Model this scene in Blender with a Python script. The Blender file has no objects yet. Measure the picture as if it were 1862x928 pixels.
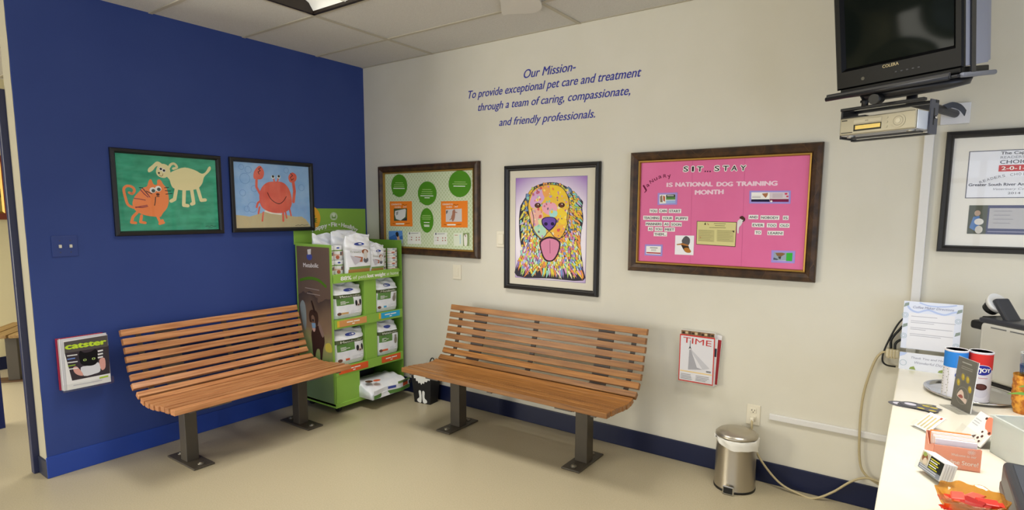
import bpy, bmesh, math, random
from mathutils import Vector, Matrix
import numpy as np
S = bpy.context.scene
COL = S.collection
random.seed(7)
R = math.radians
# ------------------------------------------------------------------ camera
def make_camera():
    f, yaw, pitch, roll = 1050.6, 0.614, 0.118, 0.0051
    xc, yc = 936.5, 510.07
    f0 = Vector((-math.sin(yaw), math.cos(yaw), 0)); r0 = Vector((math.cos(yaw), math.sin(yaw), 0)); u0 = Vector((0, 0, 1))
    fw = f0*math.cos(pitch) - u0*math.sin(pitch); u = u0*math.cos(pitch) + f0*math.sin(pitch)
    r = r0*math.cos(roll) + u*math.sin(roll); u2 = -r0*math.sin(roll) + u*math.cos(roll)
    cd = bpy.data.cameras.new('camera'); cam = bpy.data.objects.new('camera', cd); COL.objects.link(cam)
    m = Matrix.Identity(4)
    for i in range(3):
        m[i][0], m[i][1], m[i][2] = r[i], u2[i], -fw[i]
    m[0][3], m[1][3], m[2][3] = 3.9973, -3.4098, 1.5322
    cam.matrix_world = m
    cd.sensor_width = 36; cd.lens = 36*f/1862
    cd.shift_x = (931-xc)/1862; cd.shift_y = (yc-464)/1862
    cd.clip_start = 0.02
    S.camera = cam
make_camera()
# ------------------------------------------------------------------ light, sky, exposure
S.view_settings.view_transform = 'Standard'; S.view_settings.look = 'None'
S.view_settings.exposure = -0.43; S.view_settings.gamma = 1; S.view_settings.use_curve_mapping = False
W_SKY = 1.0
P_WINDOW = 75
P_WINDOW_RIGHT = 70
P_WINDOW_SIDE = 260
E_TROFFER = 0.42
P_TROFFER = 26      # each fitting's own downward light
w = bpy.data.worlds.new('World'); S.world = w; w.use_nodes = True
bg = w.node_tree.nodes['Background']; bg.inputs[0].default_value = (.75, .86, 1, 1); bg.inputs[1].default_value = W_SKY
def area(name, loc, rot, sx, sy, power, col=(1, 1, 1)):
    d = bpy.data.lights.new(name, 'AREA'); d.shape = 'RECTANGLE'; d.size = sx; d.size_y = sy; d.energy = power; d.color = col
    o = bpy.data.objects.new(name, d); COL.objects.link(o); o.location = loc; o.rotation_euler = rot
    return o
H = 2.74
YW = -6.6          # the shop-window wall behind the camera
XR = 7.0           # right wall
XF = -3.15         # far wall of the neighbouring room
area('daylight', (2.6, YW-.12, 1.2), (R(90), 0, 0), 6.6, 2.1, P_WINDOW, (.90, .96, 1.08))
area('daylight_side', (-2.0, YW-.12, 1.3), (R(90), 0, 0), 1.6, 1.9, P_WINDOW_SIDE, (1, .95, .82))

area('daylight_right', (XR-.12, -3.4, 1.05), (0, R(90), 0), 1.7, 3.2, P_WINDOW_RIGHT, (.72, .86, 1.2))

# ------------------------------------------------------------------ materials
def lin(c):
    c /= 255
    return c/12.92 if c <= .04045 else ((c+.055)/1.055)**2.4
def rgb(*c):
    if len(c) == 1:
        h = c[0].lstrip('#'); c = [int(h[i:i+2], 16) for i in (0, 2, 4)]
    return tuple(lin(x) for x in c) + (1,)
MATS = {}
def mat(name, col, rough=.6, metal=0., spec=.5, emit=0, alpha=1, trans=0, ior=1.45, coat=0):
    if name in MATS: return MATS[name]
    m = bpy.data.materials.new(name); m.use_nodes = True
    b = m.node_tree.nodes['Principled BSDF']
    c = rgb(col) if isinstance(col, str) else tuple(col)+(1,) if len(col) == 3 else col
    b.inputs['Base Color'].default_value = c; b.inputs['Roughness'].default_value = rough; b.inputs['Metallic'].default_value = metal
    b.inputs['Specular IOR Level'].default_value = spec; b.inputs['IOR'].default_value = ior
    b.inputs['Transmission Weight'].default_value = trans; b.inputs['Coat Weight'].default_value = coat
    if emit:
        b.inputs['Emission Color'].default_value = c; b.inputs['Emission Strength'].default_value = emit
    m.diffuse_color = c
    MATS[name] = m
    return m
def nodes(m):
    nt = m.node_tree; return nt, nt.nodes['Principled BSDF'], nt.nodes.new, nt.links.new
def add_noise(m, scale, c0, c1, bump=0., stretch=(1, 1, 1), detail=4, coords='Object', lo=.3, hi=.7, bump_scale=None, objrand=0, rough_var=0):
    nt, b, N, L = nodes(m)
    tc = N('ShaderNodeTexCoord'); mp = N('ShaderNodeMapping'); L(tc.outputs[coords], mp.inputs[0]); mp.inputs['Scale'].default_value = stretch
    if objrand:
        oi = N('ShaderNodeObjectInfo'); ml = N('ShaderNodeVectorMath'); ml.operation = 'MULTIPLY'
        cb = N('ShaderNodeCombineXYZ')
        for i in range(3): L(oi.outputs['Random'], cb.inputs[i])
        ml.inputs[1].default_value = (17, 31, 23); L(cb.outputs[0], ml.inputs[0]); L(ml.outputs[0], mp.inputs['Location'])
    n = N('ShaderNodeTexNoise'); n.inputs['Scale'].default_value = scale; n.inputs['Detail'].default_value = detail; L(mp.outputs[0], n.inputs['Vector'])
    r = N('ShaderNodeValToRGB'); r.color_ramp.elements[0].position = lo; r.color_ramp.elements[1].position = hi
    r.color_ramp.elements[0].color = rgb(c0) if isinstance(c0, str) else c0; r.color_ramp.elements[1].color = rgb(c1) if isinstance(c1, str) else c1
    L(n.outputs['Fac'], r.inputs[0])
    out = r.outputs[0]
    if objrand:
        hs = N('ShaderNodeHueSaturation'); L(out, hs.inputs['Color'])
        ma = N('ShaderNodeMath'); ma.operation = 'MULTIPLY_ADD'; ma.inputs[1].default_value = objrand; ma.inputs[2].default_value = 1-objrand/2
        L(oi.outputs['Random'], ma.inputs[0]); L(ma.outputs[0], hs.inputs['Value']); out = hs.outputs[0]
    L(out, b.inputs['Base Color'])
    if bump:
        bp = N('ShaderNodeBump'); bp.inputs['Strength'].default_value = bump; bp.inputs['Distance'].default_value = .002
        n2 = n
        if bump_scale:
            n2 = N('ShaderNodeTexNoise'); n2.inputs['Scale'].default_value = bump_scale; L(mp.outputs[0], n2.inputs['Vector'])
        L(n2.outputs['Fac'], bp.inputs['Height']); L(bp.outputs[0], b.inputs['Normal'])
    return m
def clear(name, tint=(1, 1, 1), gloss=.08, rough=.02, haze=0.0, hazecol=(.9, .9, .88)):
    if name in MATS: return MATS[name]
    m = bpy.data.materials.new(name); m.use_nodes = True; nt = m.node_tree; nt.nodes.clear(); N = nt.nodes.new; L = nt.links.new
    o = N('ShaderNodeOutputMaterial'); t = N('ShaderNodeBsdfTransparent'); t.inputs[0].default_value = tint+(1,)
    g = N('ShaderNodeBsdfGlossy'); g.inputs['Roughness'].default_value = rough
    mx = N('ShaderNodeMixShader'); mx.inputs[0].default_value = gloss
    src = t
    if haze:
        d = N('ShaderNodeBsdfDiffuse'); d.inputs[0].default_value = hazecol+(1,)
        m2 = N('ShaderNodeMixShader'); m2.inputs[0].default_value = haze; L(t.outputs[0], m2.inputs[1]); L(d.outputs[0], m2.inputs[2]); src = m2
    L(src.outputs[0], mx.inputs[1]); L(g.outputs[0], mx.inputs[2]); L(mx.outputs[0], o.inputs[0])
    MATS[name] = m
    return m
def flat(hexcol, rough=.7): return mat('ink_'+hexcol.lstrip('#'), hexcol, rough, spec=.25)

M_cream = add_noise(mat('cream_wall_paint', '#d9d3c0', .55, spec=.3), 3, '#d4cfbe', '#d8d3c4', bump=.12, bump_scale=180)
M_blue = add_noise(mat('blue_wall_paint', '#344a86', .5, spec=.35), 2.5, '#2e4282', '#334786', bump=.12, bump_scale=160)
M_navy = mat('navy_vinyl_base', '#0c1638', .4)
M_bluebase = mat('blue_painted_base', '#24449a', .35)
M_floor = mat('beige_floor', '#cbbf9f', .32, spec=.5)
add_noise(M_floor, 140, '#a99d80', '#b6aa8e', bump=.03, detail=6, bump_scale=160)
M_tile = add_noise(mat('ceiling_tile', '#c9c2b4', .9, spec=.1), 260, '#c3c1bc', '#d0cec9', bump=.4, lo=.35, hi=.6)
M_tbar = mat('ceiling_grid_bar', '#b5ae9c', .6)
M_wood = add_noise(mat('stained_hardwood', '#8f5326', .38, spec=.5), 9, '#764a22', '#a8743c', stretch=(.5, 9, 9), detail=7, objrand=.35, bump=.08, lo=.28, hi=.75)
M_wood_red = add_noise(mat('reddish_hardwood', '#9a5a30', .38, spec=.5), 9, '#9c6138', '#cc9463', stretch=(.5, 9, 9), detail=7, objrand=.35, bump=.08, lo=.28, hi=.75)
M_steel_post = mat('bronze_painted_steel', '#4b4439', .45, spec=.5)
M_strap = mat('bronze_flat_bar', '#625a52', .5, spec=.4)
M_bolt = mat('bolt_steel', '#8f887a', .35, metal=.8)
M_black = mat('black_plastic', '#121212', .45)
M_blackframe = mat('black_frame_wood', '#1d1b1a', .38)
M_brownframe = add_noise(mat('brown_frame_leaf', '#3a2413', .4, spec=.5), 22, '#2a1a0e', '#4d331c', detail=6, lo=.35, hi=.7)
def crackle(m):
    nt, b, N, L = nodes(m); src = b.inputs['Base Color'].links[0].from_socket
    tc = N('ShaderNodeTexCoord'); v = N('ShaderNodeTexVoronoi'); v.feature = 'DISTANCE_TO_EDGE'; v.inputs['Scale'].default_value = 6; L(tc.outputs['Object'], v.inputs['Vector'])
    lt = N('ShaderNodeMath'); lt.operation = 'LESS_THAN'; lt.inputs[1].default_value = .007; L(v.outputs['Distance'], lt.inputs[0])
    mx = N('ShaderNodeMix'); mx.data_type = 'RGBA'; L(lt.outputs[0], mx.inputs[0]); L(src, mx.inputs[6]); mx.inputs[7].default_value = rgb('#543a1e'); L(mx.outputs[2], b.inputs['Base Color'])
crackle(M_brownframe)
M_gold = mat('gold_lip', '#a07b34', .4, metal=.5)
M_white = mat('white_paper', '#e4e2de', .7, spec=.2)
M_offwhite = mat('ivory_plastic', '#e2dac4', .4)
M_glass = clear('picture_glass', gloss=.03, rough=.02)
M_acryl = clear('clear_acrylic', tint=(.985, .99, .99), gloss=.04, rough=.03)
M_acrylh = clear('frosted_plastic', tint=(.9, .93, .92), gloss=.1, rough=.1, haze=.45, hazecol=(.85, .87, .82))
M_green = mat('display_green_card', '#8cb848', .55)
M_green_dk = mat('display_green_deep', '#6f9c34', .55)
M_chrome = mat('chrome', '#d0d0d0', .12, metal=1)
M_brushed = mat('brushed_steel', '#b9b1a2', .3, metal=.9)

# ------------------------------------------------------------------ mesh builder
OFF = {}
_tmp = bpy.data.meshes.new('tmp')
_txtcache = {}
def text_geo(s, bold=0., shear=0., res=3):
    k = (s, bold, shear, res)
    if k in _txtcache: return _txtcache[k]
    c = bpy.data.curves.new('t', 'FONT'); c.body = s; c.size = 1; c.offset = bold; c.shear = shear; c.resolution_u = res; c.fill_mode = 'FRONT'
    o = bpy.data.objects.new('t', c); COL.objects.link(o)
    dg = bpy.context.evaluated_depsgraph_get(); me = o.evaluated_get(dg).to_mesh()
    v = [(p.co.x, p.co.y) for p in me.vertices]; f = [tuple(p.vertices) for p in me.polygons]
    o.evaluated_get(dg).to_mesh_clear()
    bpy.data.objects.remove(o); bpy.data.curves.remove(c)
    _txtcache[k] = (v, f)
    return v, f
class MB:
    def __init__(s): s.bm = bmesh.new(); s.mats = []; s.warp = None
    def mi(s, m):
        if m not in s.mats: s.mats.append(m)
        return s.mats.index(m)
    def _merge(s, t, m, smooth=False):
        i = s.mi(m)
        for f in t.faces: f.material_index = i; f.smooth = smooth
        t.to_mesh(_tmp); t.free(); s.bm.from_mesh(_tmp)
    def face(s, pts, m, smooth=False):
        vs = [s.bm.verts.new(p) for p in pts]
        f = s.bm.faces.new(vs); f.material_index = s.mi(m); f.smooth = smooth
        return s
    def box(s, x0, x1, y0, y1, z0, z1, m, bev=0, seg=2, M=None):
        t = bmesh.new()
        bmesh.ops.create_cube(t, size=1, matrix=Matrix.Translation(((x0+x1)/2, (y0+y1)/2, (z0+z1)/2)) @ Matrix.Diagonal((abs(x1-x0), abs(y1-y0), abs(z1-z0), 1)))
        if bev: bmesh.ops.bevel(t, geom=t.edges[:], offset=bev, segments=seg, affect='EDGES', profile=.5)
        if M: bmesh.ops.transform(t, matrix=M, verts=t.verts[:])
        s._merge(t, m); return s
    def cyl(s, p0, p1, r0, m, r1=None, n=20, bev=0, smooth=True):
        r1 = r0 if r1 is None else r1
        p0, p1 = Vector(p0), Vector(p1); d = (p1-p0); L = d.length; q = d.to_track_quat('Z', 'Y').to_matrix().to_4x4()
        t = bmesh.new(); bmesh.ops.create_cone(t, cap_ends=True, segments=n, radius1=r0, radius2=r1, depth=L, matrix=Matrix.Translation((p0+p1)/2) @ q)
        i = s.mi(m)
        for f in t.faces: f.material_index = i; f.smooth = smooth and len(f.verts) == 4
        t.to_mesh(_tmp); t.free(); s.bm.from_mesh(_tmp); return s
    def sphere(s, c, r, m, sc=(1, 1, 1), n=16):
        t = bmesh.new(); bmesh.ops.create_uvsphere(t, u_segments=n, v_segments=n//2+2, radius=r, matrix=Matrix.Translation(c) @ Matrix.Diagonal(tuple(sc)+(1,)))
        s._merge(t, m, True); return s
    def rings(s, rs, m, closed=True, cap0=True, cap1=True, smooth=True, paint=None):
        V = [[s.bm.verts.new(p) for p in r] for r in rs]; n = len(rs[0])
        for j in range(len(rs)-1):
            for i in range(n if closed else n-1):
                k = (i+1) % n
                f = s.bm.faces.new((V[j][i], V[j][k], V[j+1][k], V[j+1][i])); f.smooth = smooth
                mm = paint(j, i) if paint else m
                f.material_index = s.mi(mm)
        for flag, r in ((cap0, V[0][::-1]), (cap1, V[-1])):
            if flag:
                f = s.bm.faces.new(r); f.material_index = s.mi(m)
        return s
    def lathe(s, prof, m, c=(0, 0, 0), n=32, cap0=True, cap1=True, paint=None, smooth=True):
        rs = [[(c[0]+r*math.cos(2*math.pi*i/n), c[1]+r*math.sin(2*math.pi*i/n), c[2]+z) for i in range(n)] for r, z in prof]
        return s.rings(rs, m, True, cap0, cap1, smooth, paint)
    def tube(s, pts, r, m, n=8, caps=True):
        pts = [Vector(p) for p in pts]; rs = []; up = Vector((0.13, .21, 1)).normalized()
        for i, p in enumerate(pts):
            d = (pts[min(i+1, len(pts)-1)] - pts[max(i-1, 0)]).normalized()
            a = d.cross(up)
            if a.length < 1e-3: a = d.cross(Vector((1, 0, 0)))
            a.normalize(); b = d.cross(a).normalized()
            rr = r[i] if isinstance(r, (list, tuple)) else r
            rs.append([tuple(p + a*rr*math.cos(2*math.pi*k/n) + b*rr*math.sin(2*math.pi*k/n)) for k in range(n)])
        return s.rings(rs, m, True, caps, caps)
    # flat artwork: plane coordinates a (right), b (up), c (out of the wall, towards -Y)
    def P(s, a, c, b):
        return s.warp(a, c, b) if s.warp else (a, -c, b)
    def poly(s, pts, c, m):
        vs = [s.bm.verts.new(s.P(a, c, b)) for a, b in pts]
        try: f = s.bm.faces.new(vs)
        except ValueError: return s
        f.normal_update()
        f.material_index = s.mi(m)
        return s
    def rect(s, a0, a1, b0, b1, c, m): return s.poly([(a0, b0), (a1, b0), (a1, b1), (a0, b1)], c, m)
    def disc(s, a, b, rx, ry, c, m, n=20, rot=0):
        cs, sn = math.cos(rot), math.sin(rot)
        if not s.warp:
            return s.poly([(a+rx*math.cos(t)*cs-ry*math.sin(t)*sn, b+rx*math.cos(t)*sn+ry*math.sin(t)*cs) for t in [2*math.pi*i/n for i in range(n)]], c, m)
        for i in range(12):
            x0, x1 = -math.cos(math.pi*i/12), -math.cos(math.pi*(i+1)/12)
            h0, h1 = math.sqrt(max(0, 1-x0*x0)), math.sqrt(max(0, 1-x1*x1))
            q = [(a+rx*x0, b-ry*h0), (a+rx*x1, b-ry*h1), (a+rx*x1, b+ry*h1), (a+rx*x0, b+ry*h0)]
            if i == 0: q = q[1:]; q = [(a-rx, b)] + [q[0], q[1]]
            if i == 11: q = [q[0], (a+rx, b), q[3]]
            s.poly(q, c, m)
        return s
    def stroke(s, pts, wd, c, m, ends=True):
        for i in range(len(pts)-1):
            (x0, y0), (x1, y1) = pts[i], pts[i+1]
            w0 = wd[i] if isinstance(wd, (list, tuple)) else wd; w1 = wd[i+1] if isinstance(wd, (list, tuple)) else wd
            L = math.hypot(x1-x0, y1-y0)
            if L < 1e-9: continue
            nx, ny = -(y1-y0)/L/2, (x1-x0)/L/2
            s.poly([(x0-nx*w0, y0-ny*w0), (x1-nx*w1, y1-ny*w1), (x1+nx*w1, y1+ny*w1), (x0+nx*w0, y0+ny*w0)], c+(i % 2)*.00006, m)
        if ends:
            for i, p in enumerate(pts):
                ww = wd[i] if isinstance(wd, (list, tuple)) else wd
                s.disc(p[0], p[1], ww/2, ww/2, c+.00012+(i % 2)*.00003, m, 10)
        return s
    def ring(s, a, b, r, wd, c, m, t0=0, t1=360, n=20):
        return s.stroke([(a+r*math.cos(R(t0+(t1-t0)*i/n)), b+r*math.sin(R(t0+(t1-t0)*i/n))) for i in range(n+1)], wd, c, m, False)
    def text(s, st, A, B, cap, c, m, bold=0., shear=0., res=3):
        v, f = text_geo(st, 0, shear, res)
        xs = [p[0] for p in v]; x0, x1 = min(xs), max(xs)
        dx, dy = B[0]-A[0], B[1]-A[1]; L = math.hypot(dx, dy); dx /= L; dy /= L
        sx, sy = L/(x1-x0), cap/.73
        if bold > .09: sh = [(math.cos(t)*bold, math.sin(t)*bold) for t in [k*math.pi/4 for k in range(8)]] + [(0, 0)]
        elif bold > 0: sh = [(-bold, 0), (0, bold*.5), (0, -bold*.5), (bold, 0)]
        else: sh = [(0, 0)]
        i = s.mi(m)
        for k, (ox, oy) in enumerate(sh):
            VS = [s.bm.verts.new(s.P(A[0]+dx*((p[0]-x0)*sx+ox*sy)-dy*(p[1]+oy)*sy, c+k*.00005, A[1]+dy*((p[0]-x0)*sx+ox*sy)+dx*(p[1]+oy)*sy)) for p in v]
            for q in f:
                try: s.bm.faces.new([VS[j] for j in q]).material_index = i
                except ValueError: pass
        return s
    def lines(s, a0, a1, b, h, gap, n, c, m, rnd=None):
        "small print too fine to read in the photo: grey hairlines"
        for i in range(n):
            e = a1 if rnd is None else a0+(a1-a0)*rnd.uniform(.6, 1)
            s.rect(a0, e, b-i*gap-h, b-i*gap, c, m)
        return s
    def frame(s, a0, a1, b0, b1, prof, m, lipm=None, lip_from=99):
        "mitred moulding; prof is a list of (inset, height out of the wall)"
        rs = [[(a0+t, -h, b0+t), (a1-t, -h, b0+t), (a1-t, -h, b1-t), (a0+t, -h, b1-t)] for t, h in prof]
        return s.rings(rs, m, True, False, False, False, paint=lambda j, i: lipm if j >= lip_from else m)
    def build(s, name, parent=None, M=None):
        if M is not None: bmesh.ops.transform(s.bm, matrix=M, verts=s.bm.verts[:])
        if parent is not None and parent.name in OFF:
            o_ = OFF[parent.name]; bmesh.ops.translate(s.bm, vec=-o_, verts=s.bm.verts[:])
        me = bpy.data.meshes.new(name); s.bm.to_mesh(me); s.bm.free()
        for m in s.mats: me.materials.append(m)
        o = bpy.data.objects.new(name, me); COL.objects.link(o)
        if parent is not None:
            o.parent = parent
            if parent.name in OFF: OFF[o.name] = OFF[parent.name].copy()
        return o
def tag(o, label, cat, group=None):
    o['label'] = label; o['category'] = cat
    if group: o['group'] = group
    return o
def struct(o): o['kind'] = 'structure'; return o
def thing(name, label, cat, loc, rotz=0, group=None, off=None):
    o = bpy.data.objects.new(name, None); COL.objects.link(o); o.location = loc; o.rotation_euler = (0, 0, rotz)
    o.empty_display_size = .05
    tag(o, label, cat, group)
    if off is not None: OFF[o.name] = Vector(off)
    return o
def on_cream(name, label, cat, a, b, group=None):          # on the cream wall: plane coords are world x, z
    return thing(name, label, cat, (a, 0, b), 0, group, (a, 0, b))
def on_blue(name, label, cat, a, b, group=None):           # on the blue wall: plane coords are world y, z
    return thing(name, label, cat, (0, a, b), R(90), group, (a, 0, b))
def homog(src, dst):
    A = []; B = []
    for (x, y), (u, v) in zip(src, dst):
        A += [[x, y, 1, 0, 0, 0, -u*x, -u*y], [0, 0, 0, x, y, 1, -v*x, -v*y]]; B += [u, v]
    h = np.linalg.solve(np.array(A, float), np.array(B, float))
    return lambda x, y: ((h[0]*x+h[1]*y+h[2])/(h[6]*x+h[7]*y+1), (h[3]*x+h[4]*y+h[5])/(h[6]*x+h[7]*y+1))
def planemap(quad, a0, a1, b0, b1):
    q = homog(quad, [(a0, b1), (a1, b1), (a1, b0), (a0, b0)])
    return q, (lambda pts: [q(*p) for p in pts])
def smooth_closed(pts, k=3):
    out = []; n = len(pts)
    for i in range(n):
        p0, p1, p2, p3 = [Vector(pts[(i+j) % n]) for j in (-1, 0, 1, 2)]
        for t in [j/k for j in range(k)]:
            out.append(tuple(.5*((2*p1)+(-p0+p2)*t+(2*p0-5*p1+4*p2-p3)*t*t+(-p0+3*p1-3*p2+p3)*t**3)))
    return out
def smooth_open(pts, k=6):
    out = []; n = len(pts)
    for i in range(n-1):
        p0, p1, p2, p3 = [Vector(pts[min(max(i+j, 0), n-1)]) for j in (-1, 0, 1, 2)]
        for t in [j/k for j in range(k)]:
            out.append(tuple(.5*((2*p1)+(-p0+p2)*t+(2*p0-5*p1+4*p2-p3)*t*t+(-p0+3*p1-3*p2+p3)*t**3)))
    out.append(tuple(pts[-1])); return out

# ================================================================== the room
struct(MB().box(XF, XR, YW, .0, -.1, 0, M_floor).build('floor'))
struct(MB().box(XF, XR, 0, .12, 0, H+.2, M_cream).build('wall_back'))
wb = MB().box(-.13, 0, -2.366, 0, 0, H, M_blue)
struct(wb.build('wall_left'))
# cream end of the blue partition, its colour darkened to mute window light, with its ragged paint edge
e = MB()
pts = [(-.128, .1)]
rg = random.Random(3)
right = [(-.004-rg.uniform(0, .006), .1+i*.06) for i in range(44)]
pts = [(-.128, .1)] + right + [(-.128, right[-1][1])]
e.poly(pts, 2.3675, mat('shaded_cream_paint', '#a9a28c', .6))
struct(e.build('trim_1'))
struct(MB().box(-.175, -.132, -2.40, -2.30, 0, 2.18, mat('dark_blue_jamb', '#2c2f4a', .4), .006).build('trim_2'))
struct(MB().box(XF-.1, XF, YW, 0, 0, H, mat('pale_yellow_wall_paint', '#ddd2a6', .55)).build('wall_far'))
struct(MB().box(XR, XR+.1, YW, -5.1, 0, H, M_cream).box(XR, XR+.1, -1.7, 0, 0, H, M_cream).box(XR, XR+.1, -5.1, -1.7, 0, .15, M_cream).box(XR, XR+.1, -5.1, -1.7, 1.95, H, M_cream).build('wall_right'))
struct(MB().box(-1.30, -1.197, -3.4, -2.27, 0, H, mat('navy_partition_paint', '#1d2a63', .45)).build('wall_partition'))
# window wall behind the viewer: sill, header, mullions, glass
fw_ = MB()
xs = [(XF, -2.8), (-1.2, -.7), (5.9, XR)]
for a, b in xs: fw_.box(a, b, YW-.1, YW, 0, H, M_cream)
for a, b in ((-2.8, -1.2), (-.7, 5.9)):
    fw_.box(a, b, YW-.1, YW, 2.3, H, M_cream); fw_.box(a, b, YW-.1, YW, 0, .14, M_cream)
struct(fw_.build('wall_front'))
M_alu = mat('window_aluminium', '#b8b09a', .4, metal=.2)
wn = MB()
for x in (-.7, .75, 2.2, 3.2, 4.55, 5.86): wn.box(x, x+.07, YW-.08, YW+.01, .14, 2.3, M_alu)
wn.box(-.7, 5.9, YW-.07, YW, 1.95, 2.02, M_alu)
struct(wn.build('window_1'))
wn = MB()
for x in (-2.8, -1.27): wn.box(x, x+.07, YW-.08, YW+.01, .14, 2.3, M_alu)
struct(wn.build('window_2'))
wn = MB()
for y in (-5.1, -3.43, -1.77): wn.box(XR, XR+.07, y, y+.07, .15, 1.95, M_alu)
struct(wn.build('window_3'))
# baseboards
struct(MB().box(.012, XR, -.012, 0, 0, .125, M_navy, .004).build('baseboard_back'))
bl = MB().box(0, .008, -2.374, 0, 0, .125, M_bluebase, .003)
struct(bl.build('baseboard_left'))
struct(MB().box(-.132, .006, -2.376, -2.366, 0, .105, mat('dark_base_end', '#23283a', .35), .003).build('baseboard_end'))
struct(MB().box(XF, XF+.012, YW, 0, 0, .125, M_navy, .004).build('baseboard_far'))
# ceiling: tiles in a T-bar grid, open where the light fittings sit
GX0, GX, GY0, GY = .807, 1.285, -.46, .60
LIGHTS = [(0, 1), (2, 1), (0, 5), (2, 5), (-3, 4), (4, 1), (4, 5), (-2, 1)]
ce = MB()
cx = [XF] + [GX0+GX*k for k in range(-3, 5)] + [XR]
cy = [0] + [GY0-GY*k for k in range(0, 11)]
cy = [v for v in cy if v > YW] + [YW]
cells = {}
for i in range(len(cx)-1):
    for j in range(len(cy)-1):
        kx, ky = i-1-3, j-1
        if (kx, ky) in LIGHTS: continue
        ce.box(cx[i], cx[i+1], cy[j+1], cy[j], H, H+.02, M_tile)
for x in cx[1:-1]: ce.box(x-.012, x+.012, YW, 0, H-.006, H+.001, M_tbar)
for y in cy[1:-1]: ce.box(XF, XR, y-.012, y+.012, H-.0055, H+.001, M_tbar)
ce.box(0, XR, -.016, 0, H-.004, H+.001, M_tbar)
struct(ce.build('ceiling'))
# ------------------------------------------------------------------ fluorescent troffers
M_lens = mat('troffer_reflector', '#f4f2e8', .35, emit=E_TROFFER)
M_lamp = mat('fluorescent_tube', '#fffdf4', .4, emit=E_TROFFER*1.6)
M_dkedge = mat('troffer_edge', '#2a1f16', .5)
def troffer(kx, ky, label):
    ld = bpy.data.lights.new('troffer_light', 'AREA'); ld.shape = 'RECTANGLE'; ld.size = GX-.1; ld.size_y = GY-.1; ld.energy = P_TROFFER; ld.color = (1, .98, .935); ld.spread = R(108)
    lo = bpy.data.objects.new('troffer_light', ld); COL.objects.link(lo); lo.location = (GX0+GX*(kx+.5), GY0-GY*(ky+.5), H-.012)
    x0, x1 = GX0+GX*kx+.012, GX0+GX*(kx+1)-.012; y1, y0 = GY0-GY*ky-.012, GY0-GY*(ky+1)+.012
    t = thing('ceiling_light', label, 'ceiling light', ((x0+x1)/2, (y0+y1)/2, H), off=((x0+x1)/2, (y0+y1)/2, H))
    f = MB(); e_ = .022
    for q in ((x0, x0+e_, y0, y1), (x1-e_, x1, y0, y1), (x0, x1, y0, y0+e_), (x0, x1, y1-e_, y1)):
        f.box(q[0], q[1], q[2], q[3], H-.008, H+.1, M_dkedge)
    f.build('housing', t)
    d = MB(); n = 2
    ya, yb = y0+e_, y1-e_; xa, xb = x0+e_, x1-e_
    for k in range(n):
        a, b = ya+(yb-ya)*k/n, ya+(yb-ya)*(k+1)/n
        prof = [(a, .01), (a+.03, .05), ((a+b)/2-.02, .085), ((a+b)/2+.02, .085), (b-.03, .05), (b, .01)]
        d.rings([[(x, p[0], H+p[1]) for p in prof] for x in (xa, xb)], M_lens, False, False, False, True)
    d.box(xa, xb, ya, yb, H+.092, H+.1, M_lens)
    d.build('reflector', t)
    for k in range(n):
        y = ya+(yb-ya)*(k+.5)/n
        MB().cyl((xa, y, H+.06), (xb, y, H+.06), .013, M_lamp, n=12).build('tube', t)
    lv = MB(); m = mat('louvre_white', '#e9e6da', .35)
    for k in range(1, 4): lv.box(xa+(xb-xa)*k/4-.004, xa+(xb-xa)*k/4+.004, ya, yb, H+.004, H+.05, m)
    lv.box(xa, xb, (ya+yb)/2-.005, (ya+yb)/2+.005, H+.004, H+.05, m)
    lv.build('louvre', t)
for (kx, ky), lb in zip(LIGHTS, ['recessed fluorescent light with dark edge above the blue wall', 'recessed fluorescent light above the television side',
        'recessed fluorescent light toward the shop windows, left', 'recessed fluorescent light toward the shop windows, middle', 'recessed fluorescent light in the neighbouring room near its window',
        'recessed fluorescent light above the counter', 'recessed fluorescent light toward the windows on the counter side', 'recessed fluorescent light in the neighbouring room']):
    troffer(kx, ky, lb)
# white plastic deflector hanging under the ceiling
d = thing('ceiling_deflector', 'curved white plastic panel under the ceiling at the top edge, above the mission lettering', 'ceiling fixture', (1.97, -.625, 2.70), off=(1.97, -.6, 2.70))
m = mat('white_plastic_panel', '#d5d2cb', .5)
outl = smooth_closed([(1.826, -.457), (1.86, -.43), (1.909, -.405), (1.96, -.375), (2.01, -.365), (2.07, -.40), (2.115, -.47), (2.16, -.62), (2.16, -.95), (2.02, -.98), (1.98, -.7)], 3)
mb = MB(); mb.rings([[(x, y, z) for x, y in outl] for z in (2.716, 2.728)], m, True, True, True, False); mb.build('panel', d)
mb = MB()
for x, y in ((1.95, -.5), (2.08, -.8)): mb.cyl((x, y, 2.72), (x, y, H), .012, m, n=12)
mb.build('spacer', d)

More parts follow.
